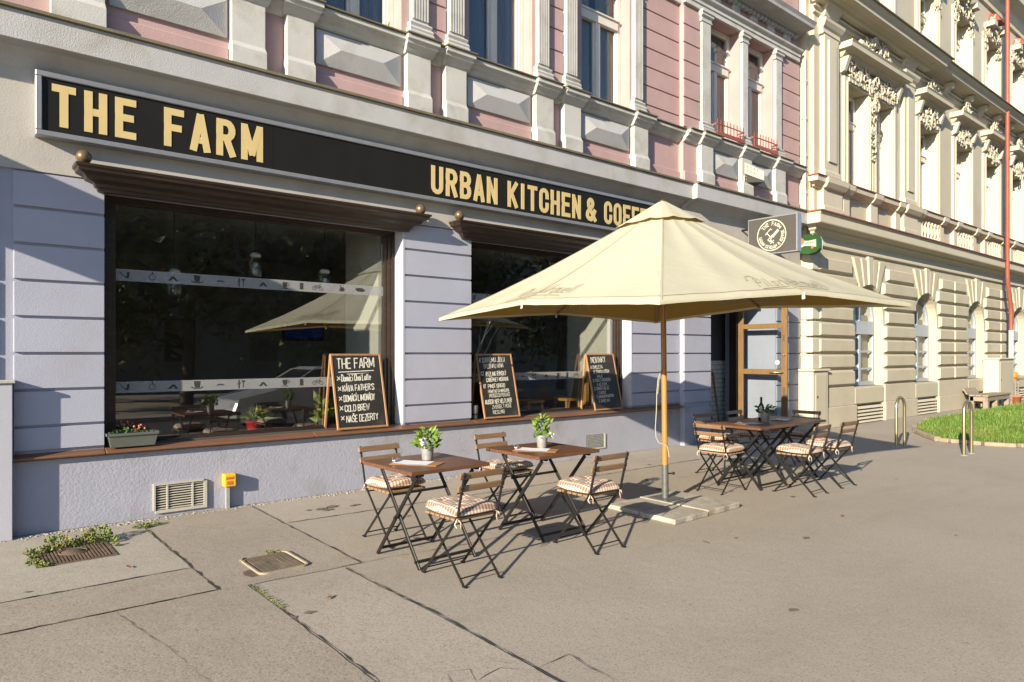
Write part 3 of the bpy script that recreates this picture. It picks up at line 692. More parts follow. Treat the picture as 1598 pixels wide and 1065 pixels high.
def sillcourse(b):
    pr=[(.02,5.44),(.05,5.46),(.07,5.50),(.12,5.53),(.13,5.56),(.17,5.575),(.17,5.625)]
    b.cornice(-6,10.19,0,pr,1,0); b.cornice(10.19,14.28,-.1,pr,0,0)
    pr2=[(.10,5.445),(.13,5.465),(.16,5.505),(.20,5.535),(.21,5.565),(.24,5.58),(.24,5.63)]
    for a,c,y in PED: b.cornice(a,c,y,pr2,.28,.28)
part(cafe,'sill_course','white_stucco',sillcourse)
def silltin(b):
    b.cornice(-6,10.18,0,[(.17,5.633),(.20,5.635),(.20,5.65),(.02,5.68)],1,0); b.cornice(10.2,14.28,-.1,[(.17,5.633),(.20,5.635),(.20,5.65),(.02,5.68)],0,0)
    for a,c,y in PED: b.cornice(a,c,y,[(.24,5.634),(.265,5.636),(.265,5.652),(.02,5.688)],.3,.3)
part(cafe,'sill_flashing','tin_edge',silltin)
def panels(b):
    for a,c,y in ((1.24,2.34,0),(3.34,4.46,0),(5.5,6.63,0),(7.68,8.82,0),(11.03,11.88,-.1),(12.32,13.1,-.1)):
        z0,z1=5.02,5.42; m=.28
        o=[(a,y-.035,z0),(c,y-.035,z0),(c,y-.035,z1),(a,y-.035,z1)]; w=[(p[0],y,p[2]) for p in o]
        i0,i1=(a+m,y-.105,(z0+z1)/2),(c-m,y-.105,(z0+z1)/2)
        b.add(o+w+[i0,i1],[(0,1,9,8),(1,2,9),(2,3,8,9),(3,0,8),(0,4,5,1),(1,5,6,2),(2,6,7,3),(3,7,4,0)])
part(cafe,'faceted_panel','grey_stucco',panels)
part(cafe,'panel_band','pink_wall',lambda b:[b.box(a,c,y-.03,y+.004,4.715,4.92) for a,c,y in ((1.2,2.36,0),(3.30,4.5,0),(5.45,6.67,0),(7.63,8.85,0),(9.24,10.19,0),(10.2,10.58,-.1),(10.98,11.9,-.1),(12.28,13.13,-.1),(13.56,14.27,-.1))],bevel=.01)
PIL=[(2.40,2.66,0),(3.02,3.27,0),(4.6,4.87,0),(5.17,5.44,0),(6.75,6.99,0),(7.32,7.58,0),(8.91,9.14,0),(10.68,10.96,-.1),(12.01,12.21,-.1),(13.24,13.48,-.1)]
def pil(b):
    for a,c,y in PIL:
        for pr in ([(.12,5.69),(.12,5.75),(.105,5.765),(.115,5.79),(.10,5.82),(.08,5.83),(.10,5.865),(.085,5.885),(.06,5.90)],):
            b.cornice(a+.03,c-.03,y,pr,.6,.6)
        b.box(a+.01,c-.01,y-.06,y,5.9,7.72)
        if c<10:
            n=6; w=(c-a-.02)/n
            for k in range(n): b.box(a+.01+k*w+w*.22,a+.01+(k+1)*w-w*.22,y-.078,y-.06,5.93,7.70)
        b.cornice(a+.03,c-.03,y,[(.06,7.72),(.075,7.73),(.075,7.75),(.06,7.76),(.065,7.80),(.10,7.83),(.10,7.86),(.12,7.88),(.12,7.915)],.7,.7)
part(cafe,'pilaster','white_stucco',pil)
def archi(b):
    pr=[(.06,7.918),(.06,8.0),(.08,8.01),(.08,8.07),(.13,8.11),(.14,8.13),(.14,8.15),(.02,8.17)]
    b.cornice(-6,10.19,0,pr,1,0); b.cornice(10.19,14.22,-.1,pr,0,0)
    x=-.2
    for x,y in [(k*.62+.2,0) for k in range(-4,16)]+[(10.45+k*.64,-.1) for k in range(0,6)]:
        n=4
        for j in range(n): b.box(x+j*.055,x+j*.055+.038,y-.05,y,8.17,8.42)
        b.box(x-.01,x+.22,y-.035,y,8.17,8.42)
part(cafe,'architrave','white_stucco',archi)
def upcorn(b):
    pr=[(.03,8.42),(.05,8.43),(.06,8.46),(.10,8.47),(.12,8.50),(.40,8.505),(.41,8.56),(.45,8.62),(.02,8.72)]
    b.cornice(-6,10.19,0,pr,1,0); b.cornice(10.19,14.2,-.1,pr,0,0)
    for k in range(150):
        x=-6+k*.135
        if x>14.1: break
        y=0 if x<10.15 else -.1
        b.box(x,x+.07,y-.10,y-.02,8.36,8.425)
part(cafe,'cornice','grey_stucco',upcorn)
def house_window(par,a,c,z0,z1,y,label=None,transom=.66,curt='lace',mull=True,name='window',fm='window_white',curtain=True,th=.05):
    """timber casement in an opening; y is the plane of the frame"""
    def fr(b):
        b.box(a,a+.09,y,y+.08,z0,z1); b.box(c-.09,c,y,y+.08,z0,z1); b.box(a+.09,c-.09,y,y+.08,z1-.09,z1); b.box(a+.09,c-.09,y,y+.08,z0,z0+.09)
        zt=z0+(z1-z0)*transom
        b.box(a+.09,c-.09,y-.025,y+.07,zt-.07,zt+.07); b.box(a+.05,c-.05,y-.05,y,zt+.07,zt+.10)
        if mull: b.box((a+c)/2-.045,(a+c)/2+.045,y-.012,y+.07,z0+.09,zt-.07)
        for x0,x1 in ((a+.09,(a+c)/2-.045),((a+c)/2+.045,c-.09)):
            b.box(x0,x0+.04,y+.01,y+.06,z0+.09,zt-.07); b.box(x1-.04,x1,y+.01,y+.06,z0+.09,zt-.07)
    f=part(par,name,fm,fr,bevel=.005)
    part(f,'pane','house_glass',lambda b:b.box(a+.08,c-.08,y+.035,y+.041,z0+.08,z1-.08))
    part(f,'dark_room','far_void',lambda b:b.box(a-.1,c+.1,y+.38,y+.42,z0-.1,z1+.1))
    if curtain:
        def cu(b):
            n=30
            for s,(x0,x1) in enumerate(((a+.06,a+(c-a)*.45),(c-(c-a)*.40,c-.06))):
                vs=[]
                for i in range(n+1):
                    x=x0+(x1-x0)*i/n; yy=y+.14+.02*math.sin(i*1.9+s); vs+=[(x,yy,z0+.05),(x,yy,z1-.05)]
                b.add(vs,[(2*i,2*i+2,2*i+3,2*i+1) for i in range(n)],True)
        part(f,'curtain',curt,cu)
    return f
for k,(a,c) in enumerate(WIN[1:]): house_window(cafe,a,c,Z0+.01,Z1-.005,.2,curt='lace' if k<2 else 'curtain')
for a,c in WIN2: house_window(cafe,a,c,Z0+.01,Z1-.005,.12,curt='curtain')
# red flower-box railings
def railing(a,c):
    def f(b):
        y=-.24; b.box(a,c,y-.012,y+.012,5.70,5.77); b.box(a,c,y-.006,y+.006,5.90,5.92)
        for k in range(9):
            x=a+.03+(c-a-.06)*k/8; b.box(x-.009,x+.009,y-.005,y+.005,5.77,6.0)
        for x in (a,c-.014): b.box(x,x+.014,y,-.1,5.72,5.76); b.box(x,x+.014,y,-.1,5.89,5.92)
    return part(cafe,'window_railing','red_tin',f)
railing(11.02,11.93); railing(12.27,13.16)
# drainpipe at the party wall, air bricks, house-number box
part(cafe,'drainpipe','white_stucco',lambda b:(b.tube([(14.33,-.2,4.75),(14.33,-.2,8.0)],.045,10),[b.tube([(14.33,-.2,z),(14.33,-.2,z+.04)],.058,10) for z in (5.1,5.9,6.7,7.5)]))
def grille(b,x0,x1,z0,z1,n,v):
    b.box(x0-.02,x0,-.062,-.01,z0,z1+.02); b.box(x0,x1,-.062,-.01,z1,z1+.02)
    b.box(x1,x1+.03,-.06,-.005,z0-.03,z1); b.box(x0,x1,-.058,-.005,z0-.03,z0)
    for k in range(n):
        z=z0+(z1-z0)*(k+.5)/n; h=(z1-z0)/n*.21
        b.add([(x0,-.042,z+h),(x1,-.042,z+h),(x1,-.056,z-h*.4),(x0,-.056,z-h*.4),(x0,-.037,z),(x1,-.037,z),(x1,-.050,z-h*1.4),(x0,-.050,z-h*1.4)],[(0,1,2,3),(3,2,6,7),(4,7,6,5)])
    for x in v: b.box(x-.008,x+.008,-.0575,-.036,z0,z1)
g=part(cafe,'air_vent','vent_cream',lambda b:grille(b,1.64,2.10,.075,.325,10,(1.75,1.99)))
part(g,'vent_opening','vent_dark',lambda b:b.box(1.635,2.10,-.0362,-.03502,.075,.325))
g2=part(cafe,'air_vent','vent_cream',lambda b:(b.box(7.81,8.2,-.05,-.03,.13,.15),b.box(8.2,8.235,-.05,-.03,.13,.365)))
def mesh_grid(b):
    for k in range(16): x=7.81+.39*k/16; b.box(x,x+.006,-.042,-.037,.15,.36)
    for k in range(9): z=.15+.21*k/9; b.box(7.81,8.2,-.0445,-.042,z,z+.006)
part(g2,'wire_mesh','steel_zinc',mesh_grid)
part(g2,'vent_opening','vent_dark',lambda b:b.box(7.80,8.2,-.0362,-.03502,.148,.362))

def emit_card(): pass
# ================================================================== SHOP SIGN
sg=thing('shop_sign','long black fascia sign reading THE FARM URBAN KITCHEN & COFFEE in gold letters','shop sign',(5,-.1,3.9))
part(sg,'sign_panel','sign_black',lambda b:[b.box(x0,x1-.003,-.135,-.02,3.67,4.155) for x0,x1 in ((.69,2.80),(2.80,4.92),(4.92,7.4),(7.4,10.0))])
part(sg,'sign_frame','aluminium',lambda b:(b.box(.64,10.05,-.155,-.02,4.155,4.205),b.box(.64,10.05,-.155,-.02,3.62,3.67),b.box(.64,.69,-.154,-.02,3.67,4.155),b.box(10.0,10.05,-.154,-.02,3.67,4.155)),bevel=.006)
def letters(b):
    def pl(x0,z0): return lambda x,y,h:(x0+x,-.1365-h,z0+y)
    write(b,'THE',.385,.187,.066,.1,.068,pl(.765,3.725),depth=.003)
    write(b,'FARM',.385,.194,.060,.1,.068,pl(1.70,3.725),depth=.003)
    write(b,'URBAN',.365,.184,.042,.1,.060,pl(4.85,3.715),depth=.003)
    write(b,'KITCHEN',.365,.184,.042,.1,.060,pl(6.12,3.715),depth=.003)
    write(b,'&',.365,.21,.03,.1,.066,pl(7.68,3.715),depth=.003)
    write(b,'COFFEE',.365,.184,.042,.1,.060,pl(8.10,3.715),depth=.003)
part(sg,'lettering','sign_gold',letters)

# blade sign of the cafe
bs=thing('blade_sign','dark grey box sign with round cream emblem reading THE FARM, projecting above the parasol','sign',(12.0,-.8,3.87))
part(bs,'sign_box','aluminium',lambda b:b.box(11.96,12.11,-1.30,-.30,3.51,4.22),bevel=.008)
part(bs,'sign_face','blade_black',lambda b:b.box(11.955,12.0,-1.275,-.325,3.535,4.195))
def emblem(b):
    cy,cz,r=-.795,3.865,.285
    pl=lambda x,y,h:(11.9535-h,cy-x,cz+y)
    stroke(b,arcp(0,0,r,r,0,360,48),.018,pl)
    def ringtext(t,rad,a0,a1,inv,h):
        n=len(t)
        for i,ch in enumerate(t):
            if ch==' ': continue
            a=math.radians(a0+(a1-a0)*i/(n-1)); st,w=glyph_strokes(ch,h,h*.55,0,0)
            for l in st:
                q=[]
                for x,y in l:
                    x-=w/2; y-=h/2
                    if inv: rr=rad-y; X=rr*math.cos(a)-x*math.sin(a)*1; Y=rr*math.sin(a)+x*math.cos(a)
                    else: rr=rad+y; X=rr*math.cos(a)+x*math.sin(a); Y=rr*math.sin(a)-x*math.cos(a)
                    q.append((X,Y))
                stroke(b,q,.011,pl)
    ringtext('THE FARM',.215,140,40,False,.062)
    ringtext('URBAN KITCHEN & COFFEE',.225,190,372,True,.05)
    # crossed cleaver and hook
    c=lambda pts,w,l=0:stroke(b,pts,w,pl,l)
    c([(-.12,.02),(-.02,.12),(.0,.10)],.014); c([(-.1,.05),(.0,-.05),(-.03,-.12),(-.07,-.08),(.02,.0),(.05,-.02)],.016,.0004)
    b.add([pl(x,y,.0006) for x,y in ((.0,-.02),(.035,-.055),(.155,.065),(.12,.10))],[(0,1,2,3)])
    c([(-.01,-.10),(.045,-.15)],.014,.0008); c([(.045,-.10),(-.015,-.155)],.014,.0012)
part(bs,'emblem','cream_print',emblem)
part(bs,'emblem_detail','blade_black',lambda b:[stroke(b,[(.05+k*.03,.0+k*.03),(.075+k*.03,-.02+k*.03)],.010,lambda x,y,h:(11.9515-h,-.795-x,3.865+y)) for k in range(3)])
part(bs,'bracket','black_metal',lambda b:[b.tube([(12.03,-.31,z),(12.03,-.1,z)],.02,8) for z in (3.66,4.05)])
# green beer sign behind it
gs=thing('beer_sign','small green shield shaped beer sign with white label and orange seal behind the blade sign','sign',(14.02,-.48,3.95))
def shield(x0,x1,s,dz=0):
    pts=[]
    for i in range(25):
        a=2*PI*i/24; 
    P=[(-.28,-.14),(-.20,-.21),(0,-.255),(.20,-.21),(.28,-.14),(.28,.10),(.24,.17),(.12,.20),(.08,.235),(-.08,.235),(-.12,.20),(-.24,.17),(-.28,.10)]
    def f(b):
        n=len(P); vs=[(x0,-.48+y*s,3.94+z*s) for y,z in P]+[(x1,-.48+y*s,3.94+z*s) for y,z in P]
        b.add(vs,[tuple(range(n))[::-1],tuple(range(n,2*n))]+[(i,i+n,(i+1)%n+n,(i+1)%n) for i in range(n)])
    return f
part(gs,'sign_box','green_enamel',shield(13.95,14.09,.80),bevel=.012,seg=2)
bl=lambda y,z,h=0:(13.945-h,-.48-y*.78,3.94+z*.78)
part(gs,'label','label_white',lambda b:b.add([bl(y,z,.0) for y,z in ((-.25,-.10),(-.1,-.04),(.05,-.055),(.22,-.10),(.22,.10),(.0,.085),(-.25,.115))]+[bl(y,z,-.01) for y,z in ((-.25,-.10),(-.1,-.04),(.05,-.055),(.22,-.10),(.22,.10),(.0,.085),(-.25,.115))],[tuple(range(7)),(0,7,8,1),(1,8,9,2),(2,9,10,3),(3,10,11,4),(4,11,12,5),(5,12,13,6),(6,13,7,0)]))
part(gs,'seal','seal_orange',lambda b:(b.add([bl(-.19+.085*math.cos(2*PI*i/18),.085+.085*math.sin(2*PI*i/18),.004) for i in range(18)],[tuple(range(18))]),b.add([bl(.12+.035*math.cos(2*PI*i/14),-.10+.035*math.sin(2*PI*i/14),.004) for i in range(14)],[tuple(range(14))])))
part(gs,'sign_text','text_green',lambda b:(write(b,'Pilsner',.065,.026,.008,.02,.008,lambda x,y,h:bl(-.21+x,.0+y,.003+h),slant=.3),write(b,'Urquell',.075,.030,.008,.02,.009,lambda x,y,h:bl(-.02+x,.0+y,.003+h),slant=.3)))
part(gs,'bracket','black_metal',lambda b:b.tube([(14.02,-.22,4.05),(14.02,-.1,4.05)],.02,8))
# house number box
hn=thing('house_number_box','white triangular house number box with dark figures under the red railings','house number',(12.2,-.3,5.15))
def hnb(b):
    b.prism_z([(12.0,-.215),(12.34,-.215),(12.3,-.48)],4.98,5.36) 
part(hn,'box','label_white',lambda b:(b.add([(11.98,-.215,5.14),(12.34,-.215,5.14),(12.34,-.42,5.02),(11.98,-.215,5.36),(12.34,-.215,5.36),(12.34,-.42,5.20)],[(0,1,2),(3,5,4),(0,2,5,3),(1,4,5,2),(0,3,4,1)]),b.box(11.97,12.16,-.222,-.206,4.96,5.10)))
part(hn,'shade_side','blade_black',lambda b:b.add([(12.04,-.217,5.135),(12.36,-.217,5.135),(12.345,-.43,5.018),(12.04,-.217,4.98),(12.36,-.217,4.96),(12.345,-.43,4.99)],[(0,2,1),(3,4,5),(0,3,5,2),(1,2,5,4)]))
def hntext(b):
    for r,z in enumerate((5.28,5.19)):
        for k in range(4-r):
            t=.15+k*.17; x=11.98+.36*t; y=-.215-.205*t; zz=z-.12*t
            b.box(x,x+.022,y-.006,y-.001+.0,zz,zz+.036)
    for r in range(2):
        for k in range(3): b.box(11.985+k*.055,12.02+k*.055,-.2245,-.2215,4.98+r*.06,5.02+r*.06)
part(hn,'figures','blade_black',hntext)
# yellow cable marker post
yp=thing('cable_marker','small yellow cable marker box on a grey post against the plinth','marker box',(2.34,-.06,0))
part(yp,'box','yellow_plastic',lambda b:b.box(2.285,2.405,-.13,-.035,.24,.375),bevel=.008)
part(yp,'post','steel_zinc',lambda b:b.box(2.315,2.35,-.09,-.04,0,.24))
part(yp,'print','orange_print',lambda b:(b.box(2.31,2.37,-.1325,-.1300,.262,.30),[b.box(2.30+k*.017,2.312+k*.017,-.1325,-.1300,.32,.345) for k in range(5)]))
# planter on the sill
pb=thing('window_box','grey green plastic flower trough with coral flowers on the left end of the sill','flower trough',(1.5,-.02,.742))
def trough(b):
    x0,x1,y0,y1,z0,z1=1.22,1.66,-.095,.07,.742,.875
    o=[(x0+.03,y0+.02,z0),(x1-.03,y0+.02,z0),(x1-.03,y1-.02,z0),(x0+.03,y1-.02,z0)]; t=[(x0,y0,z1),(x1,y0,z1),(x1,y1,z1),(x0,y1,z1)]
    i=[(x0+.015,y0+.015,z1),(x1-.015,y0+.015,z1),(x1-.015,y1-.015,z1),(x0+.015,y1-.015,z1)]; j=[(x0+.03,y0+.03,z1-.03),(x1-.03,y0+.03,z1-.03),(x1-.03,y1-.03,z1-.03),(x0+.03,y1-.03,z1-.03)]
    b.add(o+t+i+j,[(0,3,2,1)]+[(k,(k+1)%4,4+(k+1)%4,4+k) for k in range(4)]+[(4+k,4+(k+1)%4,8+(k+1)%4,8+k) for k in range(4)]+[(8+k,8+(k+1)%4,12+(k+1)%4,12+k) for k in range(4)])
    b.box(x0-.008,x1+.008,y0-.01,y0-.001,z1-.022,z1+.002); b.box(x0-.012,x0-.001,y0-.01,y1+.008,z1-.022,z1+.002); b.box(x1+.001,x1+.012,y0-.01,y1+.008,z1-.022,z1+.002); b.box(x0,x1,y1+.001,y1+.01,z1-.022,z1+.002)
part(pb,'trough','plastic_grey',trough)
part(pb,'soil','soil',lambda b:b.box(1.25,1.63,-.07,.045,.835,.852))
def foli(b,c,rx,ry,rz,n,s,w=.5):
    for k in range(n):
        a=R.uniform(0,2*PI); u=R.random()**.5; z=R.random()
        p=(c[0]+rx*u*math.cos(a),c[1]+ry*u*math.sin(a),c[2]+rz*z*(1-.4*u)); b.leaf(p,(math.cos(a)*.8+R.gauss(0,.4),math.sin(a)*.8+R.gauss(0,.4),R.uniform(.0,1.2)),s*R.uniform(.6,1.25),w)
part(pb,'foliage','leaf_dark',lambda b:foli(b,(1.42,-.01,.85),.17,.055,.075,110,.034))
part(pb,'flower','petal_coral',lambda b:[b.ball((1.53+R.gauss(0,.035),-.03+R.gauss(0,.025),.91+R.uniform(-.02,.03)),.012,6) for k in range(7)])

# chalk boards -------------------------------------------------------
def chalkboard(x,w,label,lines,title,handle=False):
    zb,zt=.742,1.645; yb,yt=-.06,.155
    t=thing('chalkboard',label,'chalkboard',(x+w/2,-.02,zb),0,None)
    dv=Vector((0,yt-yb,zt-zb)); L=dv.length; up=dv.normalized(); nrm=Vector((0,-up.z,up.y))
    def pl(px,py,h): return tuple(Vector((x,yb,zb))+Vector((px,0,0))+up*py+nrm*h)
    def slabp(b,x0,x1,y0,y1,h0,h1): b.hexa([pl(x0,y0,h0),pl(x1,y0,h0),pl(x1,y1,h0),pl(x0,y1,h0)],[pl(x0,y0,h1),pl(x1,y0,h1),pl(x1,y1,h1),pl(x0,y1,h1)])
    f=.025
    part(t,'frame','board_frame',lambda b:(slabp(b,0,f,0,L,-.012,.012),slabp(b,w-f,w,0,L,-.012,.012),slabp(b,f,w-f,L-f,L,-.0115,.0115),slabp(b,f,w-f,.0,f,-.0115,.0115)),bevel=.003)
    part(t,'slate','slate',lambda b:slabp(b,f,w-f,f,L-f,-.006,.004))
    part(t,'back_leg','board_frame',lambda b:(b.bar((x+.02,yt+.02,zt-.02),(x-.03,.215,zb+.005),.03,.02),b.bar((x+w-.02,yt+.02,zt-.02),(x+w-.02,.215,zb+.005),.03,.02)))
    def txt(b):
        for (s,px,py,h,ww,sw) in title+lines:
            write(b,s,h,ww,ww*.28,ww*.7,sw,lambda a,c,d:pl(px+a,py+c+a*.03,.0052+d),jit=.0025,inset=False,square=False,slant=.06)
    ch=part(t,'chalk_writing','chalk',txt)
    return t,pl
def ln(s,px,py,h=.055,ww=.028,sw=.0105): return (s,px,py,h,ww,sw)
t1,pl=chalkboard(3.59,.68,'chalkboard headed The Farm listing drinks, beside the right jamb of the first window',
  [ln('*',.06,.60,.045,.04),ln('Domácí Chai Latte',.12,.585,.08,.021),ln('*',.06,.475,.045,.04),ln("KÁVA FATHER'S",.12,.46,.075,.028),ln('*',.06,.355,.045,.04),ln('DOMÁCÍ LIMONÁDY',.12,.335,.075,.0235),ln('*',.06,.235,.045,.04),ln('COLD BREW',.12,.215,.075,.03),ln('*',.06,.12,.045,.04),ln('NAŠE DEZERTY',.13,.085,.08,.029)],[ln('THE FARM',.075,.74,.125,.052,.014)])
part(t1,'chalk_underline','chalk',lambda b:(stroke(b,[(.09,.70),(.56,.715)],.010,lambda a,c,d:pl(a,c,.0055+d)),stroke(b,[(.2,.675),(.5,.688),(.25,.672)],.008,lambda a,c,d:pl(a,c,.006+d))))
chalkboard(5.77,.65,'chalkboard with a wine list standing at the left end of the second window',
  [ln('CZ',.05,.615,.05,.02),ln('RYZLINK RÝNSKÝ',.13,.60,.062,.0225,.0085),ln('CABERNET MORAVIA',.13,.52,.055,.0205,.0085),ln('IT',.06,.43,.055,.024),ln('PINOT GRIGIO',.14,.43,.055,.024,.0085),ln('PRIMITIVO DI MANDURIA',.13,.36,.045,.0165,.006),ln('PROSECCO PERLAGE',.14,.295,.05,.0195,.006),ln('AUS',.05,.205,.06,.026),ln('GRÜNER VELTLINER',.15,.205,.06,.0205,.0085),ln('ZWEIGELT ROSÉ',.16,.135,.05,.023,.006),ln('RIESLING',.16,.06,.05,.024,.006)],
  [ln('K DOBRÉMU JÍDLU',.05,.80,.065,.0265,.0075),ln('SKLENKU VÍNA',.11,.715,.06,.026,.007)])
t3,pl3=chalkboard(7.97,.66,'chalkboard headed Novinky at the right end of the second window',
  [ln('A OMELETA',.06,.675,.055,.026,.007),ln('SE ŠUNKOU A SÝREM',.11,.60,.05,.0185,.006),ln('MALÁ',.18,.53,.045,.024,.006),ln('B TOAST S AVOKÁDEM',.07,.46,.05,.019,.006),ln('A VEJCEM',.14,.395,.045,.024,.006),ln('C DOMÁCÍ KOLÁČ',.07,.325,.05,.021,.006),ln('LÍVANCE',.13,.26,.045,.024,.006),ln('S JAVOROVÝM SIRUPEM',.09,.195,.045,.0175,.006),ln('D ZMRZLINA',.12,.125,.045,.022,.006)],
  [ln('NOVINKY',.10,.775,.095,.042,.012)])
# pendant jar lamps and things inside
def jar(x,y,z,label):
    t=thing('pendant_lamp',label,'lamp',(x,y,z),0,'glass jar lamps hanging inside the window')
    part(t,'jar','clear_glass',lambda b:b.lathe([(.05,0),(.075,.01),(.08,.04),(.08,.2),(.055,.235),(.052,.25)],(x,y,z),18))
    part(t,'cap','petal_white',lambda b:b.lathe([(.0,.31),(.03,.305),(.062,.285),(.064,.25),(0,.249)],(x,y,z),18))
    part(t,'cord','black_metal',lambda b:b.tube([(x,y,z+.3),(x,y,3.39)],.005,6))
    part(t,'bulb','petal_white',lambda b:b.ball((x,y,z+.16),.03,10))
jar(2.02,.8,2.30,'leftmost glass jar lamp crossing the frosted strip in the first window')
jar(2.93,.8,2.57,'middle glass jar lamp hanging above the frosted strip in the first window')
jar(3.82,.8,2.44,'glass jar lamp nearest the parasol reflection in the first window')
jar(5.95,.8,2.62,'single glass jar lamp in the second window, left of the parasol edge')
def potplant(name,label,x,y,z,pm,lm,r,h,n,ls,spread,lh,group=None,flower=False,w=.5):
    t=thing(name,label,'plant',(x,y,z),0,group)
    part(t,'pot',pm,lambda b:b.lathe([(0,0),(r*.78,0),(r*.8,.003),(r,h*.96),(r*1.04,h),(r*.97,h),(r*.9,h*.85),(0,h*.85)],(x,y,z),24))
    part(t,'foliage',lm,lambda b:foli(b,(x,y,z+h*.8),spread,spread,lh,n,ls,w))
    if flower: part(t,'flower','petal_white',lambda b:[b.leaf((x+flower[0]+R.gauss(0,.008),y+flower[1],z+flower[2]+R.gauss(0,.008)),(R.gauss(0,1),-.6,R.gauss(0,1)),.036,.8,.1) for k in range(34)])
    return t
potplant('potted_plant','spidery green plant in a bright red pot behind the first window',2.79,.46,.745,'red_pot','leaf_yellow',.085,.13,70,.17,.07,.1,w=.22)
potplant('potted_plant','broad yellow green leaves behind the chalkboard headed The Farm',3.62,.4,.745,'plastic_grey','leaf_yellow',.07,.10,26,.19,.05,.25,w=.5)
part(cafe,'display_shelf','brown_sill',lambda b:[b.box(a+.02,c-.2,.345,.78,.69,.735) for a,c in (W1,W2)])
br=thing('bar_table','long pale wooden bar table inside the second window','table',(7.9,.8,.2))
part(br,'tabletop','room_wood',lambda b:b.box(6.75,8.74,.62,.98,1.28,1.335),bevel=.005)
for x in (6.85,8.6): part(br,'leg','room_wood',lambda b:b.box(x,x+.07,.75,.82,.2,1.28))
def stool(x,y,label):
    t=thing('bar_stool',label,'stool',(x,y,.2),0,'wooden stools inside the second window')
    part(t,'seat','room_wood',lambda b:b.box(x-.17,x+.17,y-.17,y+.17,.88,.925),bevel=.006)
    for sx in (-1,1):
        for sy in (-1,1): part(t,'leg','room_wood',lambda b:b.bar((x+sx*.14,y+sy*.14,.88),(x+sx*.17,y+sy*.17,.2),.04,.04))
stool(7.05,.48,'wooden stool behind the right edge of the wine list chalkboard'); stool(7.9,.5,'wooden stool in the middle of the second window')
for x in (7.75,8.2): pass
ac=thing('ashtray_cylinder','small grey steel cylinder on the sill left of the wine list chalkboard','cylinder',(5.675,.03,.742)); part(ac,'body','galvanised',lambda b:b.lathe([(0,0),(.042,0),(.042,.185),(.038,.19),(.038,.17),(0,.17)],(5.675,.03,.7465),18)); part(ac,'band','black_metal',lambda b:b.lathe([(.0425,.05),(.0425,.075)],(5.675,.03,.7465),18))
tw=thing('branch_vase','bare pale branches standing at the left edge of the second window','vase',(5.78,.5,.74)); part(tw,'vase','label_white',lambda b:b.lathe([(0,0),(.06,0),(.075,.15),(.04,.3),(.045,.32),(0,.3)],(5.78,.5,.736),16))
def twigs(b):
    for k in range(9):
        p=Vector((5.78,.5,1.0)); d=Vector((R.gauss(.12,.25),R.gauss(0,.12),1)).normalized(); pts=[p]
        for j in range(6): d=(d+Vector((R.gauss(.05,.22),R.gauss(0,.12),0))).normalized(); p=p+d*.2; pts.append(p)
        b.tube(pts,[.008,.007,.006,.005,.004,.003,.002],5)
part(tw,'branches','window_white',twigs)
sp=thing('potted_plant','small yellow green plant on the sill of the leftmost visible pink storey window','plant',(4.3,.05,5.68)); part(sp,'foliage','leaf_yellow',lambda b:foli(b,(4.3,.08,5.67),.05,.03,.1,14,.12,.25)); part(sp,'pot','terracotta',lambda b:b.lathe([(0,0),(.04,0),(.05,.06),(0,.06)],(4.3,.1,5.66),12))
tv=thing('screen','dim blue wall screen deep inside the cafe','screen',(5.5,5.5,2.0)); part(tv,'panel','screen_blue',lambda b:b.box(5.15,5.9,5.52,5.56,1.95,2.2)); part(tv,'case','black_metal',lambda b:b.box(5.1,5.95,5.56,5.595,1.9,2.4))
# things in the entrance
ed=thing('folding_table','dark folding table leaning on the tiled entrance wall','table',(13.5,1.1,.05)); part(ed,'tabletop','brown_paint',lambda b:b.hexa([(13.4,1.0,.06),(13.9,1.0,.06),(13.9,1.04,.06),(13.4,1.04,.06)],[(13.42,1.14,1.1),(13.9,1.14,1.1),(13.9,1.18,1.1),(13.42,1.18,1.1)])); part(ed,'edge_strip','bronze_ball',lambda b:b.bar((13.55,.985,.07),(13.57,1.125,1.08),.02,.02))
tagm=thing('ladder','narrow brown step ladder leaning inside the entrance','ladder',(12.75,1.1,.05))
part(tagm,'rail','slat_wood',lambda b:(b.bar((12.62,.95,.05),(12.68,1.16,1.25),.03,.04),b.bar((12.92,.95,.05),(12.95,1.16,1.25),.03,.04)))
part(tagm,'rung','brown_paint',lambda b:[b.bar((12.63+k*.01,.985+k*.035,.25+k*.2),(12.93+k*.006,.985+k*.035,.25+k*.2),.03,.02) for k in range(5)])
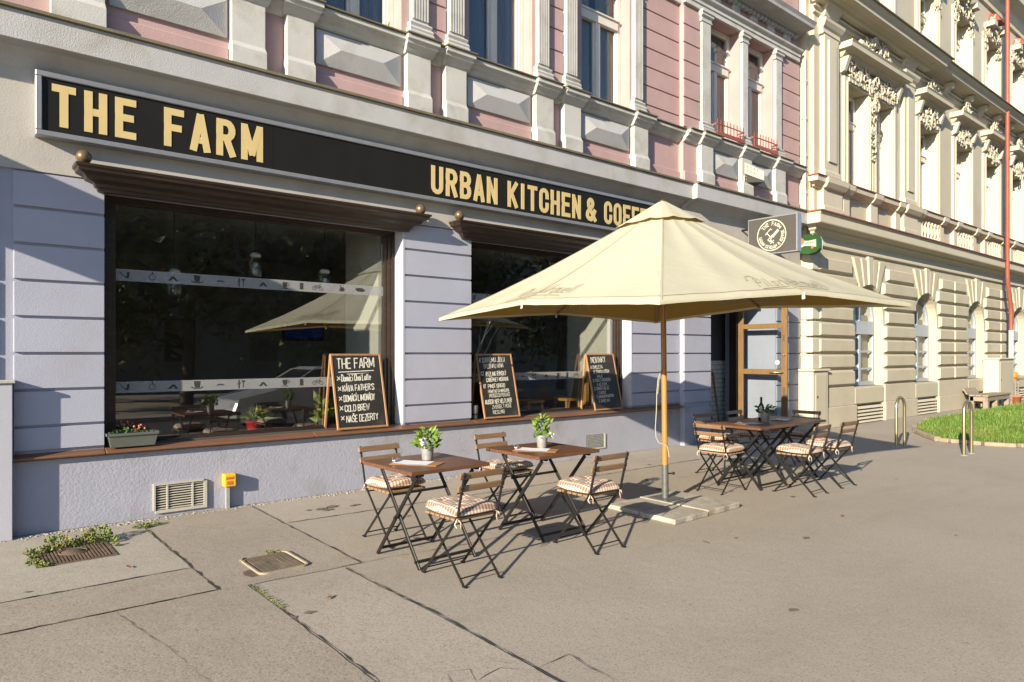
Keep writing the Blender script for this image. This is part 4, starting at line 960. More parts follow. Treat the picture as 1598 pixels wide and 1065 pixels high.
# ================================================================== BISTRO CHAIRS
def cushion_mesh(b,seed):
    n=22; hw=.212; dim=[(-.42,-.42),(.42,-.42),(-.42,.42),(.42,.42),(0,0)]
    def prof(u,v):
        e=max(0,1-abs(u)**5)*max(0,1-abs(v)**5)
        z=.066*e**.38
        for a,c in dim: z-=.024*math.exp(-((u-a)**2+(v-c)**2)/.03)
        return z+.006*noise.noise(Vector((u*2+seed,v*2,seed)))*e**.4
    def xy(u,v):
        k=1-.06*(abs(u*v)); w=.012*noise.noise(Vector((u*1.3,v*1.3,seed+4)))
        return u*hw*k+w,v*hw*k+w
    vs=[];fs=[]
    for i in range(n+1):
        for j in range(n+1):
            u,v=-1+2*i/n,-1+2*j/n; x,y=xy(u,v); vs.append((x,y,.478+.018+prof(u,v)+.015*(v>0)*v*v))
    N=n+1
    for i in range(n):
        for j in range(n): fs.append((i*N+j,(i+1)*N+j,(i+1)*N+j+1,i*N+j+1))
    m=len(vs)
    for i in range(n+1):
        for j in range(n+1):
            u,v=-1+2*i/n,-1+2*j/n; x,y=xy(u,v); e=max(0,1-abs(u)**5)*max(0,1-abs(v)**5); vs.append((x,y,.478+.018-.016*e**.3+.015*(v>0)*v*v))
    for i in range(n):
        for j in range(n): fs.append((m+i*N+j,m+i*N+j+1,m+(i+1)*N+j+1,m+(i+1)*N+j))
    b.add(vs,fs,True)
def make_chair(seed):
    t=thing('folding_chair','x','chair',(0,0,0),0,'folding bistro chairs at the pavement tables')
    W=.185
    for s in (-1,1):
        x=s*W
        def longleg(b):
            p=[(x,-.285,.815),(x,-.205,.50),(x,-.165,.44),(x,.215,.012)]
            for a,c in zip(p[:-1],p[1:]): b.bar(a,c,.021,.007,(1,0,0))
            b.bar((x,.20,.006),(x,.245,.006),.012,.012)
        lg=part(t,'leg','black_metal',longleg)
        part(lg,'bolt','black_metal',lambda b:[b.tube([(x-s*.012,-.285+.0195*k,.79-.077*k),(x+s*.010,-.285+.0195*k,.79-.077*k)],.007,8) for k in (0,.45,1.2,1.65)])
        def short(b):
            xi=s*(W-.020); b.bar((xi,.185,.452),(xi,-.245,.012),.021,.007,(1,0,0)); b.tube([(xi,-.235,.008),(xi,-.265,.006),(xi,-.275,.010)],.009,6)
        part(t,'leg','black_metal',short)
    for k,z in enumerate((.787,.695)):
        y=-.277+.022*k
        part(t,'backrest_slat','slat_wood',lambda b:b.hexa([(-.215,y+.008,z-.024),(.215,y+.008,z-.024),(.215,y+.026,z-.024),(-.215,y+.026,z-.024)],[(-.215,y-.004,z+.024),(.215,y-.004,z+.024),(.215,y+.014,z+.024),(-.215,y+.014,z+.024)]),bevel=.005)
    part(t,'foot_rod','black_metal',lambda b:(b.tube([(-W,.18,.05),(W,.18,.05)],.0055,6),b.tube([(-W+.02,-.205,.052),(W-.02,-.205,.052)],.0055,6),b.tube([(-W,-.155,.43),(W,-.155,.43)],.006,6),b.tube([(-W+.02,.17,.437),(W-.02,.17,.437)],.006,6),b.tube([(-W,.02,.232),(W,.02,.232)],.0045,6) if 0 else None))
    part(t,'seat','seat_wood',lambda b:[b.box(-.19,.19,-.17+k*.063,-.17+k*.063+.048,.455,.473) for k in range(6)],bevel=.003)
    cu=part(t,'cushion','gingham',lambda b:cushion_mesh(b,seed))
    part(cu,'tie_ribbon','gingham',lambda b:[(b.tube([(s*.17,-.185,.49),(s*.19,-.205,.475),(s*.21,-.20,.44),(s*.195,-.21,.415)],[.004,.006,.005,.003],6),b.tube([(s*.185,-.20,.48),(s*.165,-.215,.45),(s*.17,-.22,.41)],[.004,.006,.003],6)) for s in (-1,1)])
    return t
CH=[ # x,y,rz(deg; 0 = facing the facade),label
 (3.10,-2.26,183,'folding chair between the left small table and the wall'),
 (2.985,-3.43,2,'folding chair nearest the camera, on the street side of the left small table'),
 (4.43,-2.20,182,'folding chair between the right small table and the wall, behind the clipboard'),
 (4.30,-3.47,0,'folding chair on the street side of the second small table, nearest the parasol base'),
 (7.25,-2.84,-89,'folding chair at the near end of the long table, backrest towards the parasol pole'),
 (8.16,-2.20,176,'folding chair behind the long table, in front of the tiled entrance'),
 (9.00,-2.18,184,'folding chair behind the long table, its back in front of the glazed door'),
 (9.52,-2.60,92,'folding chair at the far end of the long table, before the yellow wall'),
 (7.86,-3.50,3,'folding chair left of the two on the street side of the long table'),
 (8.64,-3.47,-2,'folding chair right of the two on the street side of the long table'),
]
protos=[make_chair(1.3),make_chair(7.7),make_chair(3.1)]; used=[False]*3
for i,(x,y,a,l) in enumerate(CH):
    k=i%3
    o=protos[k] if not used[k] else copy_tree(protos[k]); used[k]=True
    o.location=(x,y,0); o.rotation_euler=(0,0,math.radians(a)); o['label']=l
# ================================================================== TABLES
def make_table():
    t=thing('folding_table','x','table',(0,0,0),0,'folding pavement tables')
    h=.375
    def top(b):
        n=4; w=2*h/n
        for k in range(n): b.box(-h,h,-h+k*w+.001,-h+(k+1)*w-.001,.737,.766)
    part(t,'tabletop','table_wood',top,bevel=.003)
    part(t,'batten','black_metal',lambda b:(b.box(-.27,-.24,-.34,.34,.715,.7365),b.box(.26,.29,-.34,.34,.715,.7365)))
    for x in (-.27,.26):
        part(t,'leg','black_metal',lambda b:b.bar((x-.012,-.31,.715),(x-.012,.29,.0),.034,.016,(1,0,0)),bevel=.004)
        part(t,'leg','black_metal',lambda b:b.bar((x+.012,.27,.715),(x+.012,-.31,.0),.034,.016,(1,0,0)),bevel=.004)
        part(t,'hinge','black_metal',lambda b:(b.tube([(x-.035,-.01,.352),(x+.035,-.01,.352)],.012,8),))
    part(t,'stretcher','black_metal',lambda b:(b.box(-.28,.27,.245,.265,.045,.065),b.box(-.28,.27,-.285,-.265,.045,.065),b.box(-.28,.27,.10,.12,.5,.52)))
    return t
tb=make_table()
TB=[(3.05,-2.84,1,1,'small square table with pot of mint and a white paper flower, left of the pair'),(4.30,-2.88,0,1,'small square table with pot of tall basil, right of the pair and near the parasol'),(7.86,-2.86,0,1.09,'left half of the long table under the parasol, carrying the dark pot'),(8.68,-2.85,0,1.09,'right half of the long table, on the side of the yellow building')]
for i,(x,y,a,sx,l) in enumerate(TB):
    o=tb if i==0 else copy_tree(tb)
    o.location=(x,y,0); o.rotation_euler=(0,0,math.radians(a)); o.scale=(sx,1,1); o['label']=l
# things on the tables
potplant('potted_plant','zinc pot of bushy mint with a white paper flower on the left small table',3.11,-2.77,.767,'steel_zinc','leaf',.056,.115,110,.066,.085,.19,'zinc herb pots on the tables',flower=(-.075,-.05,.17))
potplant('potted_plant','zinc pot of tall pointed basil on the right small table',4.34,-2.83,.767,'steel_zinc','leaf',.056,.115,110,.062,.06,.24,'zinc herb pots on the tables',flower=(.055,-.06,.12))
potplant('potted_plant','dark zinc pot of herbs on the long table under the parasol',8.16,-2.88,.767,'steel_zinc','leaf_dark',.062,.14,90,.06,.085,.12,'zinc herb pots on the tables',flower=(-.12,0,.17))
def clipboard(x,y,a,label):
    t=thing('clipboard',label,'clipboard',(x,y,.767),math.radians(a),'menu clipboards on the tables')
    def loc(fn,name,m,**k):
        b=MB(); fn(b); o=b.build(name,m,None,**k); o.parent=t; return o
    loc(lambda b:b.box(-.2,.2,-.10,.10,0,.005),'board','cork_board',bevel=.002)
    def pap(b):
        n=10; vs=[]
        for i in range(n+1):
            u=-.185+.30*i/n; z=.0075+.012*max(0,(-u-.06))**1*1.5+.001*math.sin(i); vs+=[(u,-.092,z),(u,.092,z+.001)]
        b.add(vs,[(2*i,2*i+2,2*i+3,2*i+1) for i in range(n)],True)
    loc(pap,'paper','paper')
    loc(lambda b:(b.box(-.192,-.17,-.05,.05,.02,.03),b.tube([(-.185,-.05,.03),(-.205,-.02,.042),(-.205,.02,.042),(-.185,.05,.03)],.003,6)),'clip','steel_zinc')
    return t
clipboard(2.93,-2.90,-54,'clipboard with white menu on the left small table'); clipboard(4.17,-2.94,-54,'clipboard with white menu on the right small table')
clipboard(7.83,-2.90,-20,'clipboard with white menu left of the dark pot on the long table'); clipboard(8.62,-2.86,15,'clipboard with white menu at the right of the long table')
bt=thing('wine_bottle','dark green wine bottle behind the herb pot on the long table','bottle',(8.27,-2.76,.767)); part(bt,'body','bottle_glass',lambda b:b.lathe([(0,0),(.037,.003),(.038,.18),(.03,.21),(.015,.235),(.014,.30),(.016,.302),(.016,.312),(0,.312)],(8.27,-2.76,.767),18))
part(bt,'label','paper',lambda b:b.lathe([(.0385,.05),(.0385,.14)],(8.27,-2.76,.767),18))
wg=thing('wine_glass','clear wine glass right of the bottle on the long table','glass',(8.42,-2.80,.767)); part(wg,'bowl','clear_glass',lambda b:b.lathe([(.006,.085),(.03,.105),(.042,.14),(.04,.18),(.032,.215)],(8.42,-2.80,.767),20)); part(wg,'stem','clear_glass',lambda b:b.lathe([(.035,0),(.033,.003),(.005,.01),(.004,.085),(.008,.088)],(8.42,-2.80,.767),16))
# ================================================================== PARASOL
para=thing('parasol','large square cream parasol on a wooden pole over the long table','parasol',(6.13,-2.87,.06))
A=Vector((6.08,-2.87,3.28)); CN=[Vector((4.76,-.45,2.09)),Vector((4.15,-4.36,2.05)),Vector((7.47,-4.87,2.15)),Vector((8.07,-1.2,2.13))]
def edge(i,t):
    a,c=CN[i],CN[(i+1)%4]; p=a.lerp(c,t); p.z+=.10*(1-abs(2*t-1))**.9; ctr=(CN[0]+CN[2])/2; 
    return p
def surf(i,s,t):
    e=edge(i,t); p=A.lerp(e,s); rib=min(abs(t),abs(t-.5),abs(t-1))*4
    p.z+=.007*s*noise.noise(Vector((p.x*2.2,p.y*2.2,i*3.1)))+.004*s*noise.noise(Vector((p.x*6,p.y*6,i)))
    p.z-=.075*math.sin(PI*min(1,s))*(.6+.4*s)+.028*math.sin(PI*min(1,rib)/1.0)*s*(1-s)*2.2; return p
def nrm(i,s,t):
    d=.01; a=surf(i,min(1,s+d),t)-surf(i,s-d,t); c=surf(i,s,t+d)-surf(i,s,t-d); n=a.cross(c).normalized(); return n if n.z>0 else -n
def canopy(b):
    ns,nt_=26,32
    for i in range(4):
        vs=[surf(i,.07+.93*a/ns,c/nt_) for a in range(ns+1) for c in range(nt_+1)]
        # hem
        vs+=[surf(i,1,c/nt_)+Vector((0,0,-.035)) for c in range(nt_+1)]
        N=nt_+1
        b.add(vs,[(a*N+c,(a+1)*N+c,(a+1)*N+c+1,a*N+c+1) for a in range(ns+1) for c in range(nt_)],True)
cn=part(para,'canopy','canvas',canopy)
def underside_glow(b):
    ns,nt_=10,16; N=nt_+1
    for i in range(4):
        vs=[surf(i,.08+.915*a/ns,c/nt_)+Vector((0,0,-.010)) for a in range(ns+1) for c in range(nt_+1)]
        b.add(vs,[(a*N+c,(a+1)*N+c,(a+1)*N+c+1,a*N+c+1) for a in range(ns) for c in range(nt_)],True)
part(cn,'underside_glow','canvas_underglow',underside_glow)  # added sheet under the canopy, coloured like sunlight through the canvas
def seams(b):
    for i in range(4):
        Ln=(CN[(i+1)%4]-CN[i]).length
        for t in (.004,.5):
            vs=[]
            for a in range(25):
                sv=.16+.835*a/24; d=.011/Ln/max(.2,sv); n_=nrm(i,min(sv,.98),min(max(t,.02),.98))*.005
                vs+=[surf(i,sv,t-d if t>.1 else t)+n_,surf(i,sv,t+d)+n_]
            b.add(vs,[(2*k,2*k+1,2*k+3,2*k+2) for k in range(24)])
        vs=[]
        for c in range(33): 
            t=c/32; n_=nrm(i,.97,min(max(t,.02),.98))*.005; vs+=[surf(i,.962,t)+n_,surf(i,.967,t)+n_]
        b.add(vs,[(2*k,2*k+1,2*k+3,2*k+2) for k in range(32)])
part(cn,'seam','canvas_seam',seams)
def vent(b):
    for i in range(4):
        n=8; N=n+1; vs=[]
        for a in range(6):
            for c in range(N):
                s=.19*a/5; p=surf(i,s,c/n); p.z+=.055-.02*(a/5)+.012*math.sin(PI*c/n*2)*0+.02*(a/5)*abs(math.sin(PI*2*c/n)); vs.append(p)
        b.add(vs,[(a*N+c,(a+1)*N+c,(a+1)*N+c+1,a*N+c+1) for a in range(5) for c in range(n)],True)
part(cn,'vent_cap','canvas',vent)
def prints(b):
    for i in range(4):
        Ln=(CN[(i+1)%4]-CN[i]).length; 
        H=(edge(i,.5)-A).length
        def mk(side,t0=.37):
            def pl(x,y,h):
                t=t0+x/Ln; s=1-(.15+y)/H; s=min(s,.995); return surf(i,s,t)+nrm(i,s,t)*((.004+h) if side>0 else (-.0155-h))
            return pl
        for side in (1,-1):
            p=mk(side)
            write(b,'Pilsner',.20,.075,.028,.06,.012,p,slant=.35,inset=False)
            write(b,'Urquell',.20,.075,.028,.06,.012,lambda x,y,h:p(x+.55,y+.05,h),slant=.35,inset=False)
            stroke(b,[(-.05,.16),(.0,.26),(.08,.27),(.12,.2),(.05,.12)],.02,lambda x,y,h:p(x,y,h+.001))
            stroke(b,[(0,-.05),(.25,-.035),(.55,-.01),(.85,.0),(1.0,-.005)],.018,lambda x,y,h:p(x,y,h+.001))
part(cn,'printed_lettering','canvas_print',prints)
PT=lambda z:Vector((6.13-.05*(z-.06)/3.1,-2.87,z))
for k in range(8):
    i,t=k//2,(k%2)*.5
    def rib(b):
        pts=[surf(i,s,t)+Vector((0,0,-.03)) for s in (.03,.3,.6,.985)]
        for a,c in zip(pts[:-1],pts[1:]): b.bar(a,c,.032,.02,(0,0,1))
    rb=part(para,'rib','rib_wood',rib)
    part(rb,'strut','rib_wood',lambda b:b.bar(PT(2.42)+(edge(i,t)-A).normalized()*.05,surf(i,.52,t)+Vector((0,0,-.045)),.028,.018,(0,0,1)))
    if k%2: part(rb,'end_tab','label_white',lambda b:b.bar(surf(i,1.0,t)+Vector((0,0,-.02)),surf(i,1.0,t)+Vector((-.015,-.01,-.075)),.03,.004))
part(para,'pole','pole_wood',lambda b:b.tube([PT(.36),PT(3.2)],.031,20))
part(para,'hub','rib_wood',lambda b:(b.tube([PT(2.36),PT(2.48)],.062,16),b.tube([PT(3.02),PT(3.14)],.06,16),b.ball(PT(3.3),.035,10)))
sk=part(para,'pole_socket','galvanised',lambda b:(b.tube([PT(.055),PT(.43)],.037,20),b.box(5.99,6.27,-3.01,-2.73,.056,.066)))
part(sk,'clamp_screw','black_metal',lambda b:(b.tube([PT(.33)+Vector((.03,-.02,0)),PT(.33)+Vector((.075,-.05,0))],.008,8),b.ball(PT(.33)+Vector((.08,-.053,0)),.018,8)))
def rope(b):
    k=.00707; Rv=Vector((.7709,-.637,0)); Fv=Vector((.637,.7709,0))
    pts=[]
    for px,py in ((1031,470),(1029,540),(1027,575),(1021,592),(1019,612),(1018,640),(1016,668),(1017,682),(1021,690),(1030,693),(1034,696),(1036,705),(1037,712)):
        z=1.65-(py-552)*k; pts.append(PT(z)+Rv*((px-1031)*k-.004)-Fv*.04)
    b.tube(pts,.005,6); b.tube([pts[2]+Vector((.01,0,.02)),pts[3]+Vector((.015,0,-.01)),pts[4]+Vector((.012,0,-.02))],.006,6)
part(para,'cord','rope',rope)
SL=[(5.42,5.975,-3.535,-3.09,.052,'weathered concrete slab at the near corner of the parasol foot'),(5.99,6.56,-3.52,-3.08,.060,'weathered concrete slab of the parasol foot nearest the long table'),(5.45,5.985,-3.07,-2.63,.048,'weathered concrete slab of the parasol foot nearest the small tables and the wall'),(5.995,6.59,-3.065,-2.62,.052,'weathered concrete slab under the parasol pole')]
for x0,x1,y0,y1,h,l in SL:
    o=MB(); p=jag([(x0,y0),(x1,y0),(x1,y1),(x0,y1),(x0,y0)],.006,.09,int(x0*100))[:-1]; o.prism_z(p,.001,h)
    tag(o.build('concrete_slab','slab_concrete',None,bevel=.006),l,'paving slab','slabs weighing down the parasol')
# ================================================================== PAVEMENT COVERS, WEEDS
mh=thing('drain_cover','rusty slatted drain cover overgrown with weeds, close to the wall','drain cover',(.83,-1.0,0))
part(mh,'frame','rust_iron',lambda b:(b.box(.55,1.10,-1.26,-1.235,.004,.012),b.box(.55,1.10,-.76,-.735,.004,.012),b.box(.55,.575,-1.235,-.76,.004,.0118),b.box(1.075,1.10,-1.235,-.76,.004,.0118)))
part(mh,'grate','rust_iron',lambda b:[b.box(.58+k*.0245,.58+k*.0245+.014,-1.233,-.762,.0045,.016) for k in range(20)])
part(mh,'lid','rust_iron',lambda b:(b.lathe([(0,.019),(.085,.019),(.09,.012)],(.83,-.95,0),28),b.lathe([(.092,.012),(.094,.021),(.104,.021),(.106,.008)],(.83,-.95,0),28)))
part(mh,'backing','crack',lambda b:b.box(.575,1.075,-1.235,-.76,.0058,.0078))
mc=thing('manhole_cover','square iron manhole cover with a pale rounded rim in the middle of the pavement','manhole cover',(2.0,-2.27,0))
def rr(x0,x1,y0,y1,r,n=6):
    p=[]
    for cx,cy,a in ((x1-r,y1-r,0),(x0+r,y1-r,90),(x0+r,y0+r,180),(x1-r,y0+r,270)):
        p+=[(cx+r*math.cos(math.radians(a+90*i/n)),cy+r*math.sin(math.radians(a+90*i/n))) for i in range(n+1)]
    return p
def ring(b,o,i,z0,z1):
    n=len(o); vs=[(x,y,z0) for x,y in o]+[(x,y,z1) for x,y in o]+[(x,y,z1) for x,y in i]+[(x,y,z0) for x,y in i]
    b.add(vs,[(a*n+k,a*n+(k+1)%n,((a+1)%4)*n+(k+1)%n,((a+1)%4)*n+k) for a in range(4) for k in range(n)])
part(mc,'rim','kerb_stone',lambda b:ring(b,rr(1.81,2.2,-2.53,-2.02,.06),rr(1.826,2.184,-2.514,-2.036,.05),.005,.020))
def plate(b):
    b.prism_z(rr(1.838,2.172,-2.502,-2.048,.045),.006,.010)
    for i in range(8):
        for j in range(11):
            x=1.853+i*.039; y=-2.485+j*.04
            if 3<=i<=4 and 4<=j<=6: continue
            b.box(x,x+.032,y,y+.031,.010,.0145)
part(mc,'plate','iron_cover',plate)
part(mc,'broken_edge','rust_iron',lambda b:b.add([(x,y,.0078) for x,y in ((1.80,-2.52),(1.80,-2.33),(1.74,-2.36),(1.72,-2.44),(1.75,-2.52))],[(0,1,2,3,4)]))
def weedplant(label,spots,cat='weed',m='weed'):
    t=thing('weed',label,cat,(spots[0][0],spots[0][1],.01))
    def f(b):
        for x,y,r,h,n,s in spots: foli(b,(x,y,.006),r,r*.8,h,int(n*1.7),s*.74,.6)
    part(t,'foliage',m,f); return t
weedplant('weeds growing along the back and left edges of the slatted drain cover',[(.60,-.80,.10,.05,80,.035),(.74,-.74,.09,.13,120,.042),(.83,-.74,.08,.05,60,.034),(.96,-.70,.12,.08,110,.036),(1.05,-.68,.10,.15,140,.042),(1.12,-.78,.07,.05,60,.034),(.56,-.95,.035,.03,30,.03),(.55,-1.12,.05,.03,50,.032),(.60,-1.24,.05,.025,40,.03),(1.13,-.95,.03,.03,25,.028)])
weedplant('small green weed at the wall end of the first pavement joint',[(1.45,-.42,.07,.035,70,.03),(1.55,-.38,.06,.04,60,.03)])
weedplant('tiny tuft of weed at the far rim of the square manhole cover',[(2.08,-2.02,.045,.03,45,.026),(1.82,-2.1,.02,.02,14,.02)])
weedplant('thin line of moss and grass in the joint in front of the manhole cover',[(1.684,-2.72-.05*k,.012,.018,10,.018) for k in range(12)])
# ================================================================== HOOPS, BENCH
def hoop(x,y,label):
    t=thing('bicycle_hoop',label,'bollard',(x,y,0),0,'steel hoops on the pavement')
    w=.175; h=.87; pts=[(x-w,y,0),(x-w,y,h-w)]+[(x-w*math.cos(PI*i/12),y,h-w+w*math.sin(PI*i/12)) for i in range(1,12)]+[(x+w,y,h-w),(x+w,y,0)]
    part(t,'hoop','steel_rail',lambda b:b.tube(pts,.027,14)); part(t,'foot','steel_zinc',lambda b:[b.lathe([(.03,.012),(.045,.010),(.05,.001)],(x+s*w,y,0),16) for s in (-1,1)])
hoop(13.12,-2.60,'steel hoop bollard standing on the pavement, left of the grass'); hoop(12.90,-3.71,'steel hoop bollard standing in front of the grass kerb')
be=thing('bench','weathered grey wooden bench at the foot of the yellow building','bench',(24.2,-.8,0))
part(be,'seat','bench_wood',lambda b:[b.box(23.15,25.3,-1.10+k*.17,-1.10+k*.17+.15,.40,.45) for k in range(3)],bevel=.008)
part(be,'apron','bench_wood',lambda b:(b.box(23.2,25.25,-1.07,-1.03,.27,.395),b.box(23.2,23.24,-1.02,-.62,.26,.395)),bevel=.006)
for x in (23.2,24.0,25.12): part(be,'leg','bench_wood',lambda b:(b.box(x,x+.13,-1.08,-.95,0,.268),b.box(x,x+.13,-.72,-.6,0,.398)),bevel=.006)
part(be,'backrest','bench_wood',lambda b:b.hexa([(23.1,-.60,.45),(24.1,-.60,.45),(24.1,-.56,.45),(23.1,-.56,.45)],[(23.1,-.50,.62),(24.1,-.50,.62),(24.1,-.46,.62),(23.1,-.46,.62)]))
part(be,'cross_rail','bench_wood',lambda b:b.box(23.33,25.1,-.9,-.86,.10,.19))
st=thing('plant_stand','small white slatted stand against the yellow wall beyond the bench','stand',(27.3,-.6,0)); part(st,'shelf','bench_wood',lambda b:b.box(26.95,27.9,-.8,-.42,.78,.82)); part(st,'slatted_side','label_white',lambda b:[b.box(27.0,27.3,-.78,-.74,.1+k*.09,.15+k*.09) for k in range(7)]); part(st,'post','bench_wood',lambda b:(b.box(26.97,27.0,-.79,-.75,0,.78),b.box(27.3,27.33,-.79,-.75,0,.78),b.box(27.8,27.85,-.5,-.45,0,.78)))
pk=thing('pumpkin','orange pumpkin on the small stand beyond the bench','pumpkin',(27.25,-.62,.82)); part(pk,'fruit','pumpkin',lambda b:[b.ball((27.25+.09*math.cos(k*PI/4),-.62+.09*math.sin(k*PI/4),.93),.115,12,(.8,.8,1)) for k in range(8)]); part(pk,'stalk','bench_wood',lambda b:b.tube([(27.25,-.62,1.02),(27.27,-.63,1.08)],[.02,.012],6))
fp=thing('flowerpot','terracotta flowerpot on the ground beside the stand','flowerpot',(26.75,-.85,0)); part(fp,'pot','terracotta',lambda b:b.lathe([(0,0),(.11,0),(.15,.24),(.17,.24),(.17,.29),(.14,.29),(.13,.2),(0,.2)],(26.75,-.85,0),18))
# ================================================================== YELLOW BUILDING
yb=thing('yellow_building','long pale yellow stucco building with arched ground floor windows and white ornaments','building',(25,3,0))
Y=-.33
GF=[(16.33,17.99),(19.88,21.53),(23.88,25.47),(28.3,29.9),(32.2,33.8)]
FF=[(15.94,17.07),(17.42,18.48),(20.11,21.48),(22.79,24.16),(25.42,26.79),(28.09,29.46),(30.75,32.1),(33.4,34.75),(36,37.4)]
ZA,ZSP=.87,2.44
def ywall(b):
    x=14.5; T=.3
    for a,c in GF:
        b.box(x,a,Y,T,0,4.6); b.box(a,c,Y,T,0,ZA); r=(c-a)/2; cx=(a+c)/2; n=16
        arc=[(cx-r*math.cos(PI*i/n),ZSP+r*math.sin(PI*i/n)) for i in range(n+1)]
        for i in range(n):
            (xa,za),(xb,zb)=arc[i],arc[i+1]
            b.hexa([(xa,Y,za),(xb,Y,zb),(xb,T,zb),(xa,T,za)],[(xa,Y,4.6),(xb,Y,4.6),(xb,T,4.6),(xa,T,4.6)])
        x=c
    b.box(x,42,Y,T,0,4.6)
    for z0,zb,zt,z1 in ((4.6,5.52,7.83,9.5),(9.5,9.62,11.68,14.6)):
        x=14.5
        for a,c in FF: b.box(x,a,Y,T,z0,z1); b.box(a,c,Y,T,z0,zb); b.box(a,c,Y,T,zt,z1); x=c
        b.box(x,42,Y,T,z0,z1)
part(yb,'wall','yellow_wall',ywall)
part(yb,'core','plaster_far',lambda b:b.box(14.45,42,.75,14,0,14.6))
part(yb,'side_wall','yellow_trim',lambda b:b.box(14.36,14.5,-.22,.75,0,14.6))
part(yb,'roof','red_tin',lambda b:b.box(14.3,42.2,-.9,14.2,14.6,14.8))
def rust(b):
    zs=[.90]+[1.29+.357*k for k in range(8)]; 
    sp=[(14.62,GF[0][0])]+[(GF[k][1],GF[k+1][0]) for k in range(4)]+[(GF[4][1],41)]
    for k,(x0,x1) in enumerate(sp):
        for za,zb in zip(zs[:-1],zs[1:]):
            xa,xb=x0,x1; zm=(za+zb)/2
            if zb>ZSP:
                dz=max(0,zm-ZSP); ds=max(math.sqrt(max(0,.93**2-dz*dz)),(zb-ZSP)*.68+.05)
                if k>0: xa=(GF[k-1][0]+GF[k-1][1])/2+ds
                if k<5: xb=(GF[k][0]+GF[k][1])/2-ds
            if k==0: xa=14.62
            n=2 if (x1-x0)>2.0 else 1
            for j in range(n):
                u0=xa+(xb-xa)*j/n+(.006 if j else 0); u1=xa+(xb-xa)*(j+1)/n-(.006 if j<n-1 else 0)
                g=.05; a0,a1=za+.022,zb-.022
                b.add([(u0,Y,a0),(u1,Y,a0),(u1,Y,a1),(u0,Y,a1),(u0+g,Y-.075,a0+g*.8),(u1-g,Y-.075,a0+g*.8),(u1-g,Y-.075,a1-g*.8),(u0+g,Y-.075,a1-g*.8)],[(4,5,6,7),(0,1,5,4),(1,2,6,5),(2,3,7,6),(3,0,4,7)])
part(yb,'rusticated_blocks','yellow_wall',rust)
def vous(b):
    for a,c in GF:
        cx=(a+c)/2; r=(c-a)/2+.015
        # jamb quoins beside the opening, fan of wedge stones above
        for k in range(5):
            t0=math.radians(53+74*k/5+1.2); t1=math.radians(53+74*(k+1)/5-1.2)
            zt=3.90 if k!=2 else 3.98
            def P(t,top):
                if not top: return (cx+r*math.cos(t),ZSP+r*math.sin(t))
                return (cx+(zt-ZSP)*.86*math.cos(t)/math.sin(t),zt)
            f0,f1,g1,g0=P(t0,0),P(t1,0),P(t1,1),P(t0,1); d=.065 if k==2 else .045
            q=[(p[0],Y,p[1]) for p in (f0,f1,g1,g0)]; cxm=sum(p[0] for p in q)/4; czm=sum(p[2] for p in q)/4
            fr=[(cxm+(p[0]-cxm)*.86,Y-d,czm+(p[2]-czm)*.94) for p in q]
            b.add(q+fr,[(4,5,6,7),(0,1,5,4),(1,2,6,5),(2,3,7,6),(3,0,4,7)])
part(yb,'arch_stones','yellow_wall',vous)
def yplinth(b):
    x=14.5
    for a,c in GF: b.box(x-(.0 if x<15 else .06),a+.03,Y-.09,Y+.004,0,.46); b.box(x+.0,a,Y-.05,Y+.004,.46,.885); b.box(a+.03,c-.06,Y-.045,Y+.004,.47,.84); x=c
    b.box(x-.06,42,Y-.09,Y+.004,0,.46); b.box(x,42,Y-.05,Y+.004,.46,.885)
part(yb,'plinth','yellow_wall',yplinth,bevel=.01)
for a,c in GF[:4]:
    v=part(yb,'air_vent','yellow_trim',lambda b:[b.add([(a+.12,Y-.004,.05+k*.082),(c-.14,Y-.004,.05+k*.082),(c-.14,Y-.06,.02+k*.082),(a+.12,Y-.06,.02+k*.082),(a+.12,Y-.004,.075+k*.082),(c-.14,Y-.004,.075+k*.082)],[(0,1,2,3),(3,2,5,4)]) for k in range(5)])
    part(v,'vent_opening','vent_dark',lambda b:b.box(a+.12,c-.14,Y-.003,Y-.0005,.02,.44))
part(yb,'corner_quoin','yellow_trim',lambda b:[b.box(14.33,14.62,Y-.05,-.1,1.31+k*.357,1.31+k*.357+.325) for k in range(8)],bevel=.02)
def ystring(b):
    b.cornice(14.42,42,Y,[(.02,3.98),(.06,4.0),(.06,4.05),(.04,4.07),(.04,4.20),(.08,4.22),(.10,4.26),(.16,4.30),(.17,4.34),(.24,4.37),(.34,4.39),(.35,4.41),(.35,4.56),(.38,4.62),(.02,4.66)],1,0)
    b.cornice(14.46,42,Y,[(.02,5.24),(.05,5.25),(.06,5.28),(.13,5.31),(.20,5.33),(.21,5.44),(.02,5.47)],1,0)
part(yb,'string_course','yellow_trim',ystring)
part(yb,'string_flashing','red_tin',lambda b:(b.cornice(14.42,42,Y,[(.38,4.624),(.41,4.626),(.41,4.65),(.02,4.70)],1,0),b.cornice(14.46,42,Y,[(.21,5.442),(.24,5.444),(.24,5.462),(.02,5.50)],1,0)))
def yped(b):
    for a,c in [(14.70,15.5),(18.95,19.75)]: b.cornice(a,c,Y,[(.15,4.70),(.15,4.85),(.13,4.87),(.13,5.22),(.20,5.24),(.26,5.33),(.27,5.44),(.02,5.46)],.3,.3)
    for x0,x1 in [(15.68,15.93),(17.08,17.41),(18.49,18.73)]+[q for a,c in FF[2:] for q in ((a-.24,a),(c,c+.24))]:
        b.cornice(x0,x1,Y,[(.10,4.70),(.10,5.22),(.16,5.24),(.23,5.33),(.24,5.438),(.02,5.455)],.2,.2)
part(yb,'pedestal','yellow_trim',yped)
